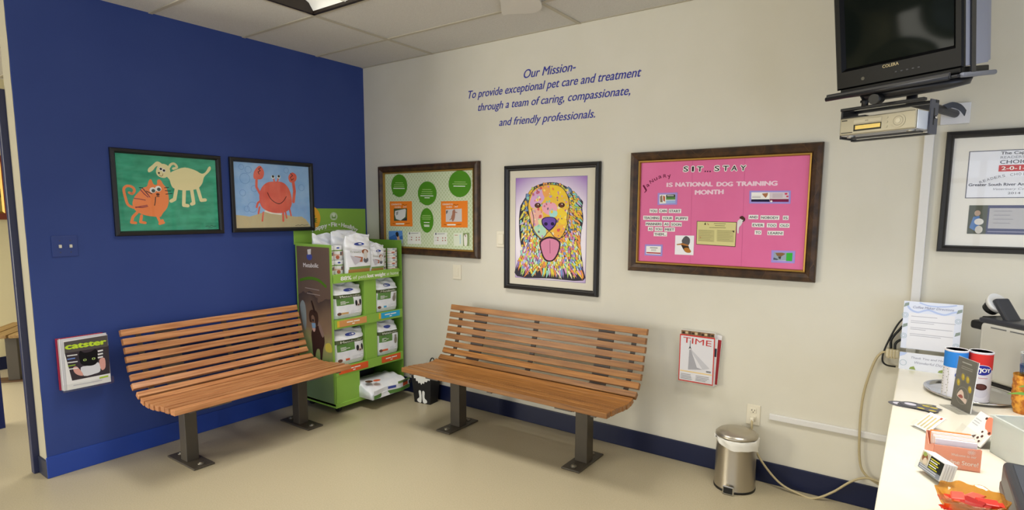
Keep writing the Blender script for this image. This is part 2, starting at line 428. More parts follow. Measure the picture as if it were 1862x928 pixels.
# ================================================================== benches
PV = [(.175, .84), (.188, .787), (.201, .735), (.214, .683), (.229, .631), (.245, .578), (.264, .530), (.300, .484),
      (.348, .459), (.396, .449), (.445, .447), (.495, .451), (.545, .457), (.595, .462), (.645, .464)]
def bench(label, loc, rotz, length, prof, posts, strap_at, wood, post_v, plate_v, pw):
    """local frame: X along the bench, wall behind at +Y, v = distance from wall -> y = -v"""
    t = thing('slatted_bench', label, 'bench', loc, rotz, 'slatted wooden benches')
    n = len(prof); L2 = length/2
    cen = []
    for i, (v, z) in enumerate(prof):
        a = prof[max(i-1, 0)]; b = prof[min(i+1, n-1)]
        tv, tz = b[0]-a[0], b[1]-a[1]; l = math.hypot(tv, tz); tv /= l; tz /= l
        nv, nz = -tz, tv          # towards the sitter
        if nv < 0 and nz < 0: nv, nz = -nv, -nz
        if i < 8 and nv < 0: nv, nz = -nv, -nz
        if i >= 8 and nz < 0: nv, nz = -nv, -nz
        hw = .0195 if i < 8 else .0215
        if i == n-1: hw = .024
        th = .030 if i < 8 else .032
        # (v,z) is the upper/back corner of the slat's face
        off_ = hw
        cv, cz = v+tv*off_-nv*th/2, z+tz*off_-nz*th/2
        cen.append((cv, cz, tv, tz, nv, nz, th))
        M = Matrix(((1, 0, 0, 0), (0, -tv, -nv, -cv), (0, tz, nz, cz), (0, 0, 0, 1)))
        mb = MB(); jit = random.uniform(-.003, .003)
        mb.box(-L2+jit, L2+jit, -hw, hw, -th/2, th/2, wood, .0028, 2, M)
        mb.build('slat', t)
    # steel straps that follow the slats from behind
    for k, (x, wd) in enumerate(strap_at):
        mb = MB(); rs = []
        i0, i1 = 0, n-1
        for i in range(i0, i1+1):
            cv, cz, tv, tz, nv, nz, th = cen[i]
            ext = -.016 if i == 0 else .016 if i == n-1 else 0
            bv, bz = cv-nv*th/2+tv*ext, cz-nz*th/2+tz*ext
            rs.append([(x-wd/2, -bv, bz), (x+wd/2, -bv, bz), (x+wd/2, -(bv-nv*.009), bz-nz*.009), (x-wd/2, -(bv-nv*.009), bz-nz*.009)])
        mb.rings(rs, M_strap, True, True, True, False); mb.build('strap', t)
    for x in posts:
        p0, p1 = post_v
        p = MB().box(x-pw/2, x+pw/2, -p1, -p0, .008, prof[10][1]-.046, M_steel_post, .004)
        p.box(x-pw/2-.01, x+pw/2+.01, -prof[13][0], -prof[9][0], prof[10][1]-.056, prof[10][1]-.046, M_steel_post)
        p.build('post', t)
        b0, b1 = plate_v
        pl = MB().box(x-.062, x+.062, -b1, -b0, 0, .011, M_steel_post, .003).build('base_plate', t)
        for v in (b0+.045, b1-.045):
            MB().cyl((x, -v, .010), (x, -v, .018), .019, M_bolt, n=16).sphere((x, -v, .018), .012, M_bolt, (1, 1, .6)).build('bolt', pl)
    return t
bench('slatted wooden bench on two steel posts standing before the cream wall', (1.91, 0, 0), 0, 1.555, PV, (1.36-1.91, 2.378-1.91),
      ((1.215-1.91, .03), (1.405-1.91, .11), (1.885-1.91, .035), (2.41-1.91, .11), (2.60-1.91, .03)), M_wood, (.325, .405), (.215, .535), .085)
PB = [(.10+(v-.175)*1.215, z-.024) for v, z in PV]
bench('shorter slatted wooden bench on two steel posts standing before the blue wall', (0, -1.388, 0), R(90), 1.20, PB, (-1.782+1.395, -1.005+1.395),
      ((-.50, .03), (-.34, .13), (.035, .035), (.30, .11), (.50, .03)), M_wood_red, (.362, .440), (.24, .577), .074)
# backless bench in the next room
t = thing('backless_bench', 'backless dark slatted bench on a steel post in the next room at far left', 'bench', (-2.62, -1.84, 0), math.atan2(.59, -.81))
M_darkwood = add_noise(mat('weathered_bench_wood', '#8a6b3a', .5), 9, '#7a5c2f', '#a07f48', stretch=(.5, 9, 9), detail=6, objrand=.3)
for k in range(4):
    MB().box(-.25, .45, -.30+k*.125, -.19+k*.125, .425, .455, M_darkwood, .004).build('slat', t)
mb = MB().box(-.06, .03, -.045, .045, .01, .41, M_steel_post, .004); mb.box(-.06, .03, -.26, .2, .41, .424, M_steel_post); mb.build('post', t)
for x in (-.015,): MB().box(x-.08, x+.08, -.16, .16, 0, .011, mat('rusty_plate', '#5b4026', .6), .003).build('base_plate', t)

# ================================================================== framed children's paintings (blue wall)
INK = mat('black_ink', '#17151a', .6)
def kid_frame(t, o, i):
    pr = [(0, 0), (0, .016), (.004, .022), (.02, .024), (.028, .012), (.03, .006)]
    MB().frame(o[0], o[1], o[2], o[3], pr, M_blackframe).build('frame', t)
    MB().box(o[0]+.006, o[1]-.006, -.004, 0, o[2]+.006, o[3]-.006, M_black).build('backing', t)
    MB().rect(o[0]+.024, o[1]-.024, o[2]+.024, o[3]-.024, .0115, M_glass).build('glass_pane', t)
o = (-1.943, -1.278, 1.373, 1.902); i_ = (-1.913, -1.311, 1.402, 1.873)
t = on_blue('framed_painting', "child's painting of an orange cat and cream dog on green, black frame", 'painting', -1.61, 1.373, "children's framed paintings")
kid_frame(t, o, i_)
q, mp_ = planemap([(92, 130), (965, 203), (980, 800), (130, 815)], *i_)
sc = (i_[1]-i_[0])/870
gm = add_noise(mat('green_poster_paint', '#2f9a78', .6), 9, '#1f8a68', '#46b08c', stretch=(1, 1, 2.5), detail=7)
p = MB().rect(*i_, .005, gm)
cr = flat('#e6dca6'); org = flat('#ef8a50'); pur = flat('#8a3a4c'); wh = flat('#f0efe8')
c = .0055
p.poly(mp_(smooth_closed([(560, 320), (610, 290), (700, 265), (790, 290), (845, 320), (880, 305), (905, 265), (922, 258), (925, 285), (900, 315), (865, 350), (850, 400), (820, 440), (790, 455), (700, 465), (610, 450), (580, 420), (565, 370), (545, 345)])), c, cr)
p.poly(mp_(smooth_closed([(455, 270), (480, 235), (530, 235), (565, 265), (575, 330), (545, 345), (515, 355), (470, 340), (450, 310)])), c+.0002, cr)
p.poly(mp_(smooth_closed([(500, 230), (460, 210), (420, 240), (380, 275), (385, 305), (420, 290), (450, 255), (490, 245)])), c+.0003, cr)
def st(pts, wd, m, cc=c): p.stroke(mp_(pts), wd*sc, cc, m)
st(smooth_open([(560, 268), (580, 238), (610, 232), (632, 262), (600, 275)], 4), 22, cr)
for a in ([(622, 455), (605, 540), (575, 555)], [(690, 465), (683, 592), (718, 596)], [(755, 460), (770, 575), (752, 582)], [(808, 450), (835, 550), (870, 547)]): st(a, 32, cr)
c2 = c+.0006
for x, y in ((490, 276), (517, 290)):
    p.disc(*q(x, y), 16*sc, 16*sc, c2, wh); p.disc(*q(x+1, y), 11*sc, 11*sc, c2+.0003, INK)
p.disc(*q(474, 311), 9*sc, 8*sc, c2, INK); st([(475, 325), (490, 340), (505, 335), (508, 318)], 4, flat('#7a3b2a'), c2)
p.poly(mp_(smooth_closed([(300, 470), (330, 440), (368, 425), (383, 380), (405, 365), (425, 408), (455, 412), (458, 375), (485, 370), (510, 410), (540, 450), (555, 540), (540, 610), (500, 660), (480, 690), (440, 690), (360, 680), (290, 655), (250, 620), (238, 570), (255, 520), (280, 490)])), c+.0002, org)
st(smooth_open([(245, 610), (200, 585), (180, 530), (165, 450), (195, 422), (240, 432), (258, 462), (238, 490), (212, 480)], 4), 22, org)
for a in ([(280, 650), (240, 690), (226, 738), (262, 742)], [(315, 680), (305, 735), (345, 742)], [(455, 690), (475, 735), (495, 722)], [(470, 750), (505, 740)]): st(a, 24, org, c+.0003)
for a in ([(252, 530), (300, 536), (350, 546)], [(265, 610), (310, 600), (365, 590)], [(265, 605), (320, 610), (370, 600)], [(310, 455), (340, 490), (375, 520)], [(330, 445), (370, 490), (390, 520)]): st(a, 7, pur, c2)
for a in ([(520, 440), (556, 437)], [(525, 465), (570, 468)], [(530, 495), (585, 490)], [(340, 455), (375, 500)], [(362, 468), (408, 492)], [(300, 437), (330, 440)], [(440, 520), (436, 560), (430, 592)]): st(a, 7, INK, c2)
for x, y in ((417, 460), (465, 448)): p.disc(*q(x, y), 27*sc, 26*sc, c2, wh); p.disc(*q(x+5, y+5), 16*sc, 16*sc, c2+.0003, flat('#4d5a55'))
p.disc(*q(460, 497), 15*sc, 12*sc, c2, flat('#5a2f28')); st([(450, 515), (470, 515)], 7, INK, c2)
st([(865, 775), (885, 770), (900, 776), (920, 766), (935, 776), (957, 772)], 3.5, INK, c2); st([(890, 787), (925, 785)], 3, INK, c2)
p.build('picture', t)
o = (-1.220, -.549, 1.377, 1.903); i_ = (-1.190, -.583, 1.405, 1.874)
t = on_blue('framed_painting', "child's painting of a smiling red crab on blue, black frame", 'painting', -.885, 1.377, "children's framed paintings")
t.location.x = .010
MB().box(-.93, -.84, -.001, .010, 1.84, 1.87, M_black).build('hanger', t)
kid_frame(t, o, i_)
q, mp_ = planemap([(1110, 205), (1762, 262), (1775, 780), (1132, 790)], *i_)
sc = (i_[1]-i_[0])/655
p = MB().rect(*i_, .005, add_noise(mat('sky_blue_paint', '#8db8e6', .6), 9, '#83b0e2', '#a2c6ec', detail=6))
red = add_noise(mat('crab_red_paint', '#e2604e', .6), 10, '#db5848', '#ec7560')
p.poly(mp_([(1128, 672), (1190, 678), (1250, 687), (1310, 670), (1370, 650), (1430, 640), (1520, 665), (1640, 690), (1700, 690), (1735, 715), (1769, 760), (1775, 780), (1132, 790)]), c, flat('#c9bb93'))
for x, y, r in ((1210, 355, 40), (1240, 280, 26), (1180, 255, 20), (1275, 605, 40), (1225, 620, 22), (1570, 290, 22), (1700, 440, 26), (1190, 480, 24), (1290, 445, 24)):
    a_, b_ = q(x, y); p.ring(a_, b_, r*sc, 3*sc, c, flat('#6d97cf'))
p.stroke(mp_([(1385, 640), (1430, 655), (1520, 668)]), 14*sc, c+.0002, flat('#efe6da'))
p.poly(mp_(smooth_closed([(1450, 385), (1530, 390), (1580, 430), (1610, 500), (1615, 580), (1590, 630), (1530, 657), (1440, 652), (1370, 620), (1340, 570), (1335, 490), (1360, 430), (1400, 395)])), c+.0004, red)
p.poly(mp_(smooth_closed([(1290, 300), (1320, 258), (1350, 250), (1378, 300), (1365, 355), (1325, 365), (1288, 355)])), c+.0004, red)
p.poly(mp_(smooth_closed([(1590, 340), (1620, 308), (1655, 330), (1657, 370), (1630, 397), (1597, 385)])), c+.0004, red)
for a, wd in (([(1312, 370), (1310, 430), (1342, 490)], 20), ([(1630, 395), (1640, 470), (1630, 560)], 26), ([(1350, 545), (1320, 570), (1310, 605)], 16), ([(1335, 605), (1325, 660)], 14), ([(1368, 650), (1358, 725)], 13), ([(1540, 655), (1540, 725)], 18), ([(1560, 650), (1570, 700)], 14), ([(1595, 620), (1608, 680)], 14), ([(1468, 390), (1458, 352)], 12), ([(1493, 390), (1503, 350)], 12)):
    p.stroke(mp_(a), wd*sc, c+.0003, red)
for x, y in ((1455, 341), (1505, 340)): p.disc(*q(x, y+4), 15*sc, 14*sc, c+.0006, wh); p.disc(*q(x, y), 10*sc, 10*sc, c+.001, INK)
p.stroke(mp_(smooth_open([(1405, 480), (1430, 530), (1470, 565), (1510, 577), (1545, 552), (1568, 515)], 4)), 5*sc, c+.001, INK)
for a in ([(1350, 262), (1330, 275), (1345, 290), (1325, 300), (1335, 320)], [(1605, 315), (1625, 335), (1605, 350), (1615, 375), (1632, 362)]): p.stroke(mp_(a), 5*sc, c+.001, INK)
p.stroke(mp_([(1645, 768), (1670, 762), (1685, 767), (1700, 760), (1720, 766), (1752, 762)]), 3*sc, c+.001, INK)
p.build('picture', t)

# ================================================================== framed boards on the cream wall
PRBOARD = [(0, 0), (0, .024), (.006, .034), (.026, .038), (.044, .028), (.052, .020), (.0525, .024), (.060, .022), (.064, .008)]
def big_frame(t, o, backm=M_black):
    MB().frame(o[0], o[1], o[2], o[3], PRBOARD, M_brownframe, M_gold, 5).build('frame', t)
    MB().box(o[0]+.01, o[1]-.01, -.006, 0, o[2]+.01, o[3]-.01, backm).build('backing', t)
# ---- green patterned pet board
o = (.190, 1.276, 1.178, 1.905)
t = on_cream('bulletin_board', 'pale green patterned bulletin board with speech bubbles in a brown frame', 'bulletin board', .733, 1.178, 'brown-framed bulletin boards')
big_frame(t, o)
i_ = (.254, 1.212, 1.242, 1.841)
m = mat('trellis_paper', '#cfdcb4', .7)
nt, b_, N, L = nodes(m)
tc = N('ShaderNodeTexCoord'); sp = N('ShaderNodeSeparateXYZ'); L(tc.outputs['Object'], sp.inputs[0])
def mth(op, a, b=None):
    n = N('ShaderNodeMath'); n.operation = op
    for k, v in enumerate((a, b)):
        if v is None: continue
        if isinstance(v, (int, float)): n.inputs[k].default_value = v
        else: L(v, n.inputs[k])
    return n.outputs[0]
u_ = mth('MULTIPLY', mth('ADD', sp.outputs['X'], sp.outputs['Z']), 30); v_ = mth('MULTIPLY', mth('SUBTRACT', sp.outputs['X'], sp.outputs['Z']), 30)
fu = mth('ABSOLUTE', mth('SUBTRACT', mth('FRACT', mth('ADD', u_, 50)), .5)); fv = mth('ABSOLUTE', mth('SUBTRACT', mth('FRACT', mth('ADD', v_, 50)), .5))
ln = mth('GREATER_THAN', mth('MAXIMUM', fu, fv), .37)
mx = N('ShaderNodeMix'); mx.data_type = 'RGBA'; L(ln, mx.inputs[0]); mx.inputs[6].default_value = rgb('#c0cfa2'); mx.inputs[7].default_value = rgb('#d6e0c2'); L(mx.outputs[2], b_.inputs['Base Color'])
bd = MB().rect(i_[0]-.002, i_[1]+.002, i_[2]-.002, i_[3]+.002, .007, m).build('pattern_paper', t)
q, mp_ = planemap([(45, 172), (785, 125), (803, 815), (75, 790)], *i_)
sc = .958/740
bub = flat('#4f8f1e'); pale = flat('#a9cc7c'); wtx = flat('#eef2e6')
def bubble(cx, cy, rx, ry, tail, rows):
    mb = MB(); a_, b2 = q(cx, cy); mb.disc(a_, b2, rx*sc, ry*sc, .009, bub, 28)
    if tail: mb.poly(mp_(tail), .0088, bub)
    for (y, x0, x1, big) in rows:
        A, B = q(x0, y), q(x1, y); h = (.006 if big else .0045)
        mb.poly([(A[0], A[1]-h/2), (B[0], B[1]-h/2), (B[0], B[1]+h/2), (A[0], A[1]+h/2)], .0095, wtx if big else pale)
    mb.build('speech_bubble', t)
bubble(168, 270, 73, 72, [(120, 315), (113, 350), (150, 335)], [(245, 135, 200, 0), (262, 125, 210, 0), (278, 125, 212, 0), (293, 120, 216, 1)])
bubble(405, 333, 79, 73, [(350, 380), (343, 412), (385, 400)], [(300, 365, 440, 0), (318, 360, 450, 0), (336, 355, 450, 0), (354, 350, 458, 1), (371, 385, 428, 1)])
bubble(675, 246, 87, 78, [(612, 295), (607, 327), (650, 317)], [(230, 630, 725, 0), (247, 615, 738, 0), (266, 625, 722, 1)])
bubble(408, 567, 56, 76, None, [(525, 370, 440, 0), (540, 365, 445, 0), (555, 370, 440, 0), (585, 385, 432, 1), (608, 385, 432, 1), (618, 388, 432, 1)])
ora = flat('#f08526')
def card(quad, photo, pm, subj, name='congratulations_card'):
    mb = MB(); mb.poly(mp_(quad)[::-1], .0085, ora)
    (x0, y0), (x1, _), (x2, y2), _ = quad
    A, B = q(x0+14, y0+32), q(x0+100, y0+30); mb.text('CONGRATS TO', A, B, .013, .009, wtx, .02)
    A, B = q(x0+45, y0+55), q(x0+95, y0+53); mb.text('FOR BEING', A, B, .011, .009, wtx, .02)
    A, B = q(x0+118, y0+52), q(x0+145, y0+50); mb.text('FIT', A, B, .011, .009, wtx, .02)
    mb.stroke(mp_([(x0+105, y0+30), (x0+118, y0+24), (x0+125, y0+32), (x0+145, y0+25)]), .004, .009, flat('#8a4a1c'))
    mb.stroke(mp_([(x0+60, y2-20), (x0+125, y2-22)]), .010, .009, wtx)
    mb.stroke(mp_([(x0+30, y2-24), (x0+50, y2-22)]), .004, .009, flat('#8a4a1c')); mb.stroke(mp_([(x0+140, y2-24), (x0+175, y2-28)]), .004, .009, flat('#8a4a1c'))
    k = mb.build(name, t)
    ph = MB(); ph.poly(mp_(photo)[::-1], .0092, pm); subj(ph); ph.build('photo', k)
card([(92, 408), (278, 403), (290, 622), (102, 622)], [(128, 470), (240, 465), (243, 572), (133, 576)], flat('#4b5a3a'),
     lambda ph: (ph.poly(mp_([(140, 490), (225, 470), (232, 480), (228, 540), (190, 572), (150, 560), (138, 520)])[::-1], .0098, flat('#dcdcd8')), ph.poly(mp_([(150, 500), (168, 492), (165, 520), (152, 528)])[::-1], .0101, flat('#9b9a92')), ph.poly(mp_([(200, 572), (243, 545), (243, 572)])[::-1], .0101, flat('#2c3140'))))
card([(522, 400), (745, 391), (750, 622), (530, 624)], [(565, 470), (698, 460), (702, 572), (568, 576)], flat('#cfc9c6'),
     lambda ph: (ph.poly(mp_(smooth_closed([(622, 480), (640, 468), (645, 500), (640, 550), (625, 572), (612, 540), (620, 510)]))[::-1], .0098, flat('#a8745c')), ph.stroke(mp_([(640, 490), (660, 495)]), .006, .0098, flat('#a8745c')), ph.stroke(mp_([(615, 545), (600, 560)]), .005, .0098, flat('#8a5a48')), ph.poly(mp_([(568, 480), (585, 478), (580, 500), (568, 510)])[::-1], .0098, flat('#6f6a68'))))
def flyer(quad, m_, fn, nm='leaflet'):
    mb = MB(); mb.poly(mp_(quad)[::-1], .0085, m_); fn(mb); mb.build(nm, t)
flyer([(90, 665), (205, 660), (212, 770), (96, 775)], flat('#5b8fd0'), lambda mb: (mb.poly(mp_([(96, 730), (212, 715), (212, 770), (96, 775)])[::-1], .009, flat('#b9cfe6')), mb.poly(mp_([(96, 720), (140, 695), (180, 715), (210, 700), (211, 735), (96, 745)])[::-1], .0093, flat('#3d6fb5')), mb.poly(mp_(smooth_closed([(150, 680), (165, 670), (175, 690), (172, 715), (155, 705)]))[::-1], .0096, flat('#2b2622')), mb.poly(mp_(smooth_closed([(160, 710), (178, 705), (185, 740), (170, 745)]))[::-1], .0096, flat('#d3a98a'))))
def dots(x0):
    def f(mb):
        mb.stroke(mp_([(x0+30, 682), (x0+90, 678)]), .004, .009, flat('#8b8b86'))
        for dx, dy in ((35, 38), (75, 38), (98, 37), (35, 58), (75, 60), (98, 58)): mb.disc(*q(x0+dx, 678+dy), .006, .005, .009, flat('#a8604a'))
        for y in (712, 738): mb.stroke(mp_([(x0+12, y), (x0+28, y)]), .003, .009, flat('#bbbbb5'))
        mb.disc(*q(x0+17, 682), .008, .009, .009, flat('#6b6f78'))
    return f
flyer([(250, 672), (358, 668), (366, 772), (252, 774)], flat('#e6e8de'), dots(250)); flyer([(470, 672), (580, 668), (584, 772), (472, 776)], flat('#e6e8de'), dots(470))
flyer([(634, 672), (765, 666), (768, 780), (640, 782)], flat('#dfe6d0'), lambda mb: (mb.poly(mp_([(712, 670), (765, 666), (768, 780), (716, 782)])[::-1], .009, flat('#8da06a')), mb.poly(mp_(smooth_closed([(722, 690), (745, 680), (750, 720), (748, 775), (728, 778), (722, 730)]))[::-1], .0094, flat('#e9e6dd')), mb.stroke(mp_([(730, 680), (735, 700)]), .007, .0097, flat('#6b4a38')), mb.stroke(mp_([(645, 690), (668, 690)]), .004, .009, flat('#b55a48')), mb.stroke(mp_([(690, 690), (692, 760)]), .012, .009, flat('#bcd6dd'))))
# ---- pink training board
o = (2.483, 3.546, 1.168, 1.898)
t = on_cream('bulletin_board', 'bright pink bulletin board about dog training in a brown and gold frame', 'bulletin board', 3.014, 1.168, 'brown-framed bulletin boards')
big_frame(t, o)
i_ = (2.545, 3.484, 1.230, 1.836)
pk = add_noise(mat('pink_poster_paper', '#e0699c', .6), 2, '#db6496', '#e272a2')
MB().rect(i_[0]-.003, i_[1]+.003, i_[2]-.003, i_[3]+.003, .007, pk).build('pink_paper', t)
q, mp_ = planemap([(107, 180), (1105, 118), (1068, 808), (100, 768)], *i_)
sc = .94/985
dk = flat('#2b1a24'); lav = flat('#a394d8')
# sheet joins of the pink paper
mb = MB()
for pts in ([(410, 165), (405, 785)], [(720, 145), (705, 800)]): mb.stroke(mp_(pts), .0015, .0076, flat('#c75a8a'), False)
mb.build('paper_join', t)
def ctext(st_, A, B, top, m_, c_=.0088, bold=.03, nm=None, plate=None, shear=0, mb=None):
    A_, B_, T_ = q(*A), q(*B), q(*top); cap = math.hypot(T_[0]-A_[0], T_[1]-A_[1])
    own = mb is None
    if own: mb = MB()
    if plate:
        e1, e2 = plate
        mb.poly([(A_[0]-e1, A_[1]-e2), (B_[0]+e1, B_[1]-e2), (B_[0]+e1, B_[1]+cap+e2), (A_[0]-e1, A_[1]+cap+e2)], c_-.0008, wh)
    mb.text(st_, A_, B_, cap, c_, m_, bold, shear)
    if own: mb.build(nm, t)
for chs, xs_, y0, slope in (('SIT', ((358, 384), (408, 418), (438, 470)), 228, -.012), ('STAY', ((541, 568), (590, 622), (640, 672), (693, 724)), 222, -.03)):
    for ch, (xa, xb) in zip(chs, xs_):
        yb = y0 + slope*(xa-xs_[0][0]); A, B, T = (xa, yb), (xb, yb-.5), (xa, yb-31)
        mb = MB(); ctext(ch, A, B, T, wh, .0080, .13, mb=mb); ctext(ch, A, B, T, dk, .0088, .02, mb=mb); mb.build('cut_letter', t)
mb = MB()
for x in (486, 500, 515): mb.disc(*q(x, 226), 4*sc, 4*sc, .008, dk)
mb.build('ellipsis_dots', t)
for st_, (xa, ya), (xb, yb), hh in (('J', (124, 352), (142, 338), 34), ('a', (146, 327), (160, 316), 26), ('N', (165, 305), (184, 293), 22), ('u', (190, 288), (206, 279), 26), ('a', (213, 275), (230, 268), 26), ('R', (240, 268), (258, 266), 22), ('y', (266, 269), (286, 262), 26)):
    mb = MB(); ctext(st_, (xa, ya), (xb, yb), (xa-hh*.4, ya-hh*.9) if xb-xa < 30 and xa < 200 else (xa, ya-hh), flat('#6a1038'), .0085, .0, mb=mb); mb.build('cut_letter', t)
pw_ = flat('#f0b8d0')
for st_, A, B, T in (('IS', (261, 322), (294, 321), (261, 297)), ('NATIONAL', (313, 320), (530, 314), (313, 294)), ('DOG', (556, 314), (648, 312), (556, 288)), ('TRAINING', (671, 311), (910, 304), (671, 284)), ('MONTH', (429, 366), (594, 360), (429, 339))):
    ctext(st_, A, B, T, flat('#f3d0de'), .0085, .085, 'title_word')
words_ = [('YOU', 166, 204, 475, 475), ('CAN', 221, 261, 474, 474), ('START', 279, 343, 474, 474), ('TEACHING', 129, 218, 517, 517), ('YOUR', 240, 295, 517, 517), ('PUPPY', 318, 384, 518, 518), ('MANNERS', 143, 233, 553, 553), ('AS', 250, 275, 553, 553), ('SOON', 292, 348, 554, 554),
          ('AS', 158, 181, 583, 583), ('YOU', 198, 236, 584, 584), ('MEET', 255, 308, 585, 585), ('THEM...', 193, 262, 614, 614), ('AND', 750, 796, 503, 503), ('NOBODY', 820, 920, 505, 505), ('IS', 952, 974, 505, 505), ('EVER', 770, 832, 550, 551), ('TOO', 858, 905, 551, 551), ('OLD', 932, 980, 551, 551), ('TO', 787, 816, 595, 595), ('LEARN!', 862, 946, 597, 597)]
for st_, xa, xb, ya, yb in words_:
    ctext(st_, (xa, ya), (xb, yb), (xa, ya-15), flat('#403a44'), .009, .02, 'word_strip', plate=(.005, .005))
def pcard(quad, inner_q, fn, nm='mounted_card'):
    mb = MB(); mb.poly(mp_(quad)[::-1], .0085, lav); mb.poly(mp_(inner_q)[::-1], .009, wh); fn(mb); mb.build(nm, t)
def pp(mb, pts, col, cc=.0096): mb.poly(mp_(pts)[::-1], cc, flat(col))
pcard([(208, 360), (325, 355), (323, 428), (208, 432)], [(219, 370), (313, 366), (312, 420), (219, 424)], lambda mb: (pp(mb, [(258, 370), (312, 367), (312, 398), (258, 400)], '#2d3a2a'), pp(mb, [(258, 385), (312, 383), (312, 398), (258, 400)], '#5d8a48', .0099), pp(mb, [(258, 404), (312, 402), (312, 420), (258, 422)], '#9db6e2'), pp(mb, [(222, 380), (235, 372), (238, 415), (224, 415)], '#8c7a66'), pp(mb, [(240, 375), (252, 380), (252, 412), (242, 405)], '#c0603c'), mb.lines(q(264, 376)[0], q(304, 376)[0], q(264, 374)[1], .004, .007, 1, .0103, wh)))
pcard([(748, 338), (992, 334), (990, 413), (748, 415)], [(760, 348), (980, 344), (980, 402), (760, 404)], lambda mb: (pp(mb, [(760, 390), (867, 388), (867, 403), (760, 404)], '#241a3c'), pp(mb, [(868, 387), (980, 385), (980, 402), (868, 403)], '#7c1c48'), pp(mb, [(867, 348), (980, 344), (980, 387), (867, 389)], '#d8ccd0', .0093), pp(mb, [(822, 355), (858, 350), (855, 365), (845, 380), (832, 368)], '#a9714e'), pp(mb, [(955, 350), (972, 348), (972, 358), (958, 360)], '#d0345c'), pp(mb, [(965, 366), (978, 364), (978, 374), (966, 374)], '#d0345c'), mb.lines(q(765, 375)[0], q(815, 375)[0], q(765, 372)[1], .002, .006, 2, .0096, flat('#9a8a92')), mb.lines(q(885, 355)[0], q(945, 355)[0], q(885, 355)[1], .002, .006, 4, .0098, flat('#b09aa4')), mb.disc(*q(878, 400), .006, .005, .01, wh)))
pcard([(138, 668), (243, 668), (241, 738), (136, 734)], [(146, 678), (233, 679), (231, 728), (146, 725)], lambda mb: (pp(mb, [(148, 714), (231, 717), (231, 724), (148, 721)], '#b02838'), mb.lines(q(168, 689)[0], q(213, 689)[0], q(168, 686)[1], .004, .006, 1, .0096, flat('#55525a')), mb.lines(q(175, 700)[0], q(205, 700)[0], q(175, 698)[1], .002, .006, 2, .0096, flat('#77737a'))))
pcard([(882, 692), (1022, 694), (1018, 768), (880, 765)], [(896, 703), (1006, 706), (1003, 755), (893, 752)], lambda mb: (pp(mb, [(896, 703), (970, 705), (970, 752), (893, 752)], '#9aa5b2', .0093), pp(mb, [(905, 708), (945, 706), (965, 712), (940, 728), (915, 725)], '#8a6540'), pp(mb, [(920, 728), (940, 728), (936, 745), (926, 742)], '#4a4440'), pp(mb, [(970, 706), (1006, 706), (1003, 755), (968, 754)], '#3cb23c'), pp(mb, [(895, 735), (925, 745), (915, 750), (893, 748)], '#505a6a')))
mb = MB(); pp(mb, [(316, 612), (427, 612), (424, 729), (314, 726)], '#f1eff1', .0086)
pp(mb, smooth_closed([(355, 640), (378, 615), (402, 632), (398, 665), (375, 672), (360, 660)]), '#5d5a5c', .0094); pp(mb, smooth_closed([(350, 660), (385, 660), (400, 690), (408, 712), (385, 714), (368, 700)]), '#3a2c22', .0092)
pp(mb, [(325, 664), (360, 658), (395, 668), (392, 676), (355, 668), (326, 670)], '#b5763a', .0097); pp(mb, smooth_closed([(368, 690), (392, 685), (410, 705), (402, 714), (380, 712)]), '#b97a34', .0097)
mb.build('puppy_photo', t)
mb = MB(); pp(mb, [(441, 525), (676, 527), (670, 676), (439, 664)], '#54402c', .0086); pp(mb, [(444, 528), (673, 530), (667, 672), (442, 661)], '#d8cf90', .009)
for x0, x1 in ((450, 545), (560, 660)):
    pp(mb, [(x0, 575), (x1, 578), (x1, 648), (x0, 644)], '#c3ba80', .0093)
    for k in range(7): mb.stroke(mp_([(x0+5, 580+k*10), (x1-8-(k % 3)*8, 582+k*10)]), .0016, .0096, flat('#8f8a5e'), False)
for k, (xa, xb) in enumerate(((542, 612), (548, 606), (515, 612))): mb.stroke(mp_([(xa, 538+k*12), (xb, 539+k*12)]), .0026, .0096, flat('#6a6544'), False)
pp(mb, [(485, 545), (492, 530), (496, 547)], '#2f241c', .0096); pp(mb, [(503, 532), (514, 548), (506, 547)], '#a9825a', .0096); pp(mb, [(648, 580), (664, 578), (662, 592), (655, 586)], '#4c4034', .0097); pp(mb, [(458, 615), (470, 620), (462, 628)], '#b38a5c', .0097)
mb.build('yellow_notice', t)
mb = MB(); pp(mb, smooth_closed([(682, 520), (700, 508), (712, 520), (702, 545), (690, 560), (688, 592), (680, 590), (678, 548)]), '#e2dcdc', .0094); pp(mb, smooth_closed([(692, 500), (708, 490), (725, 505), (720, 522), (706, 512)]), '#4c2c24', .0098)
pp(mb, [(704, 512), (714, 514), (712, 526), (703, 524)], '#e2dcdc', .0099)
mb.disc(*q(713, 522), .0035, .003, .0102, INK); mb.build('puppy_cutout', t)
# ---- colourful dog picture: a plain, generic patchwork dog
o = (1.510, 2.271, .976, 1.858)
t = on_cream('framed_print', 'multicoloured dog face print with pink tongue, wide mat and black frame', 'framed print', 1.89, .976)
MB().frame(*o, [(0, 0), (0, .020), (.005, .030), (.018, .033), (.026, .024), (.030, .024), (.036, .016), (.038, .006)], M_blackframe).build('frame', t)
MB().box(o[0]+.008, o[1]-.008, -.004, 0, o[2]+.008, o[3]-.008, mat('mat_board', '#d9d2bf', .8)).build('mat_board', t)
pi = (1.602, 2.170, 1.064, 1.767)
q, mp_ = planemap([(95, 147), (526, 138), (510, 778), (95, 740)], *pi)
sc = .568/425
p = MB()
gm = mat('lilac_backdrop', '#b79ad2', .6)
nt, b_, N, L = nodes(gm); tc = N('ShaderNodeTexCoord'); vm = N('ShaderNodeVectorMath'); vm.operation = 'DISTANCE'; L(tc.outputs['Object'], vm.inputs[0]); vm.inputs[1].default_value = (0, 0, .40)
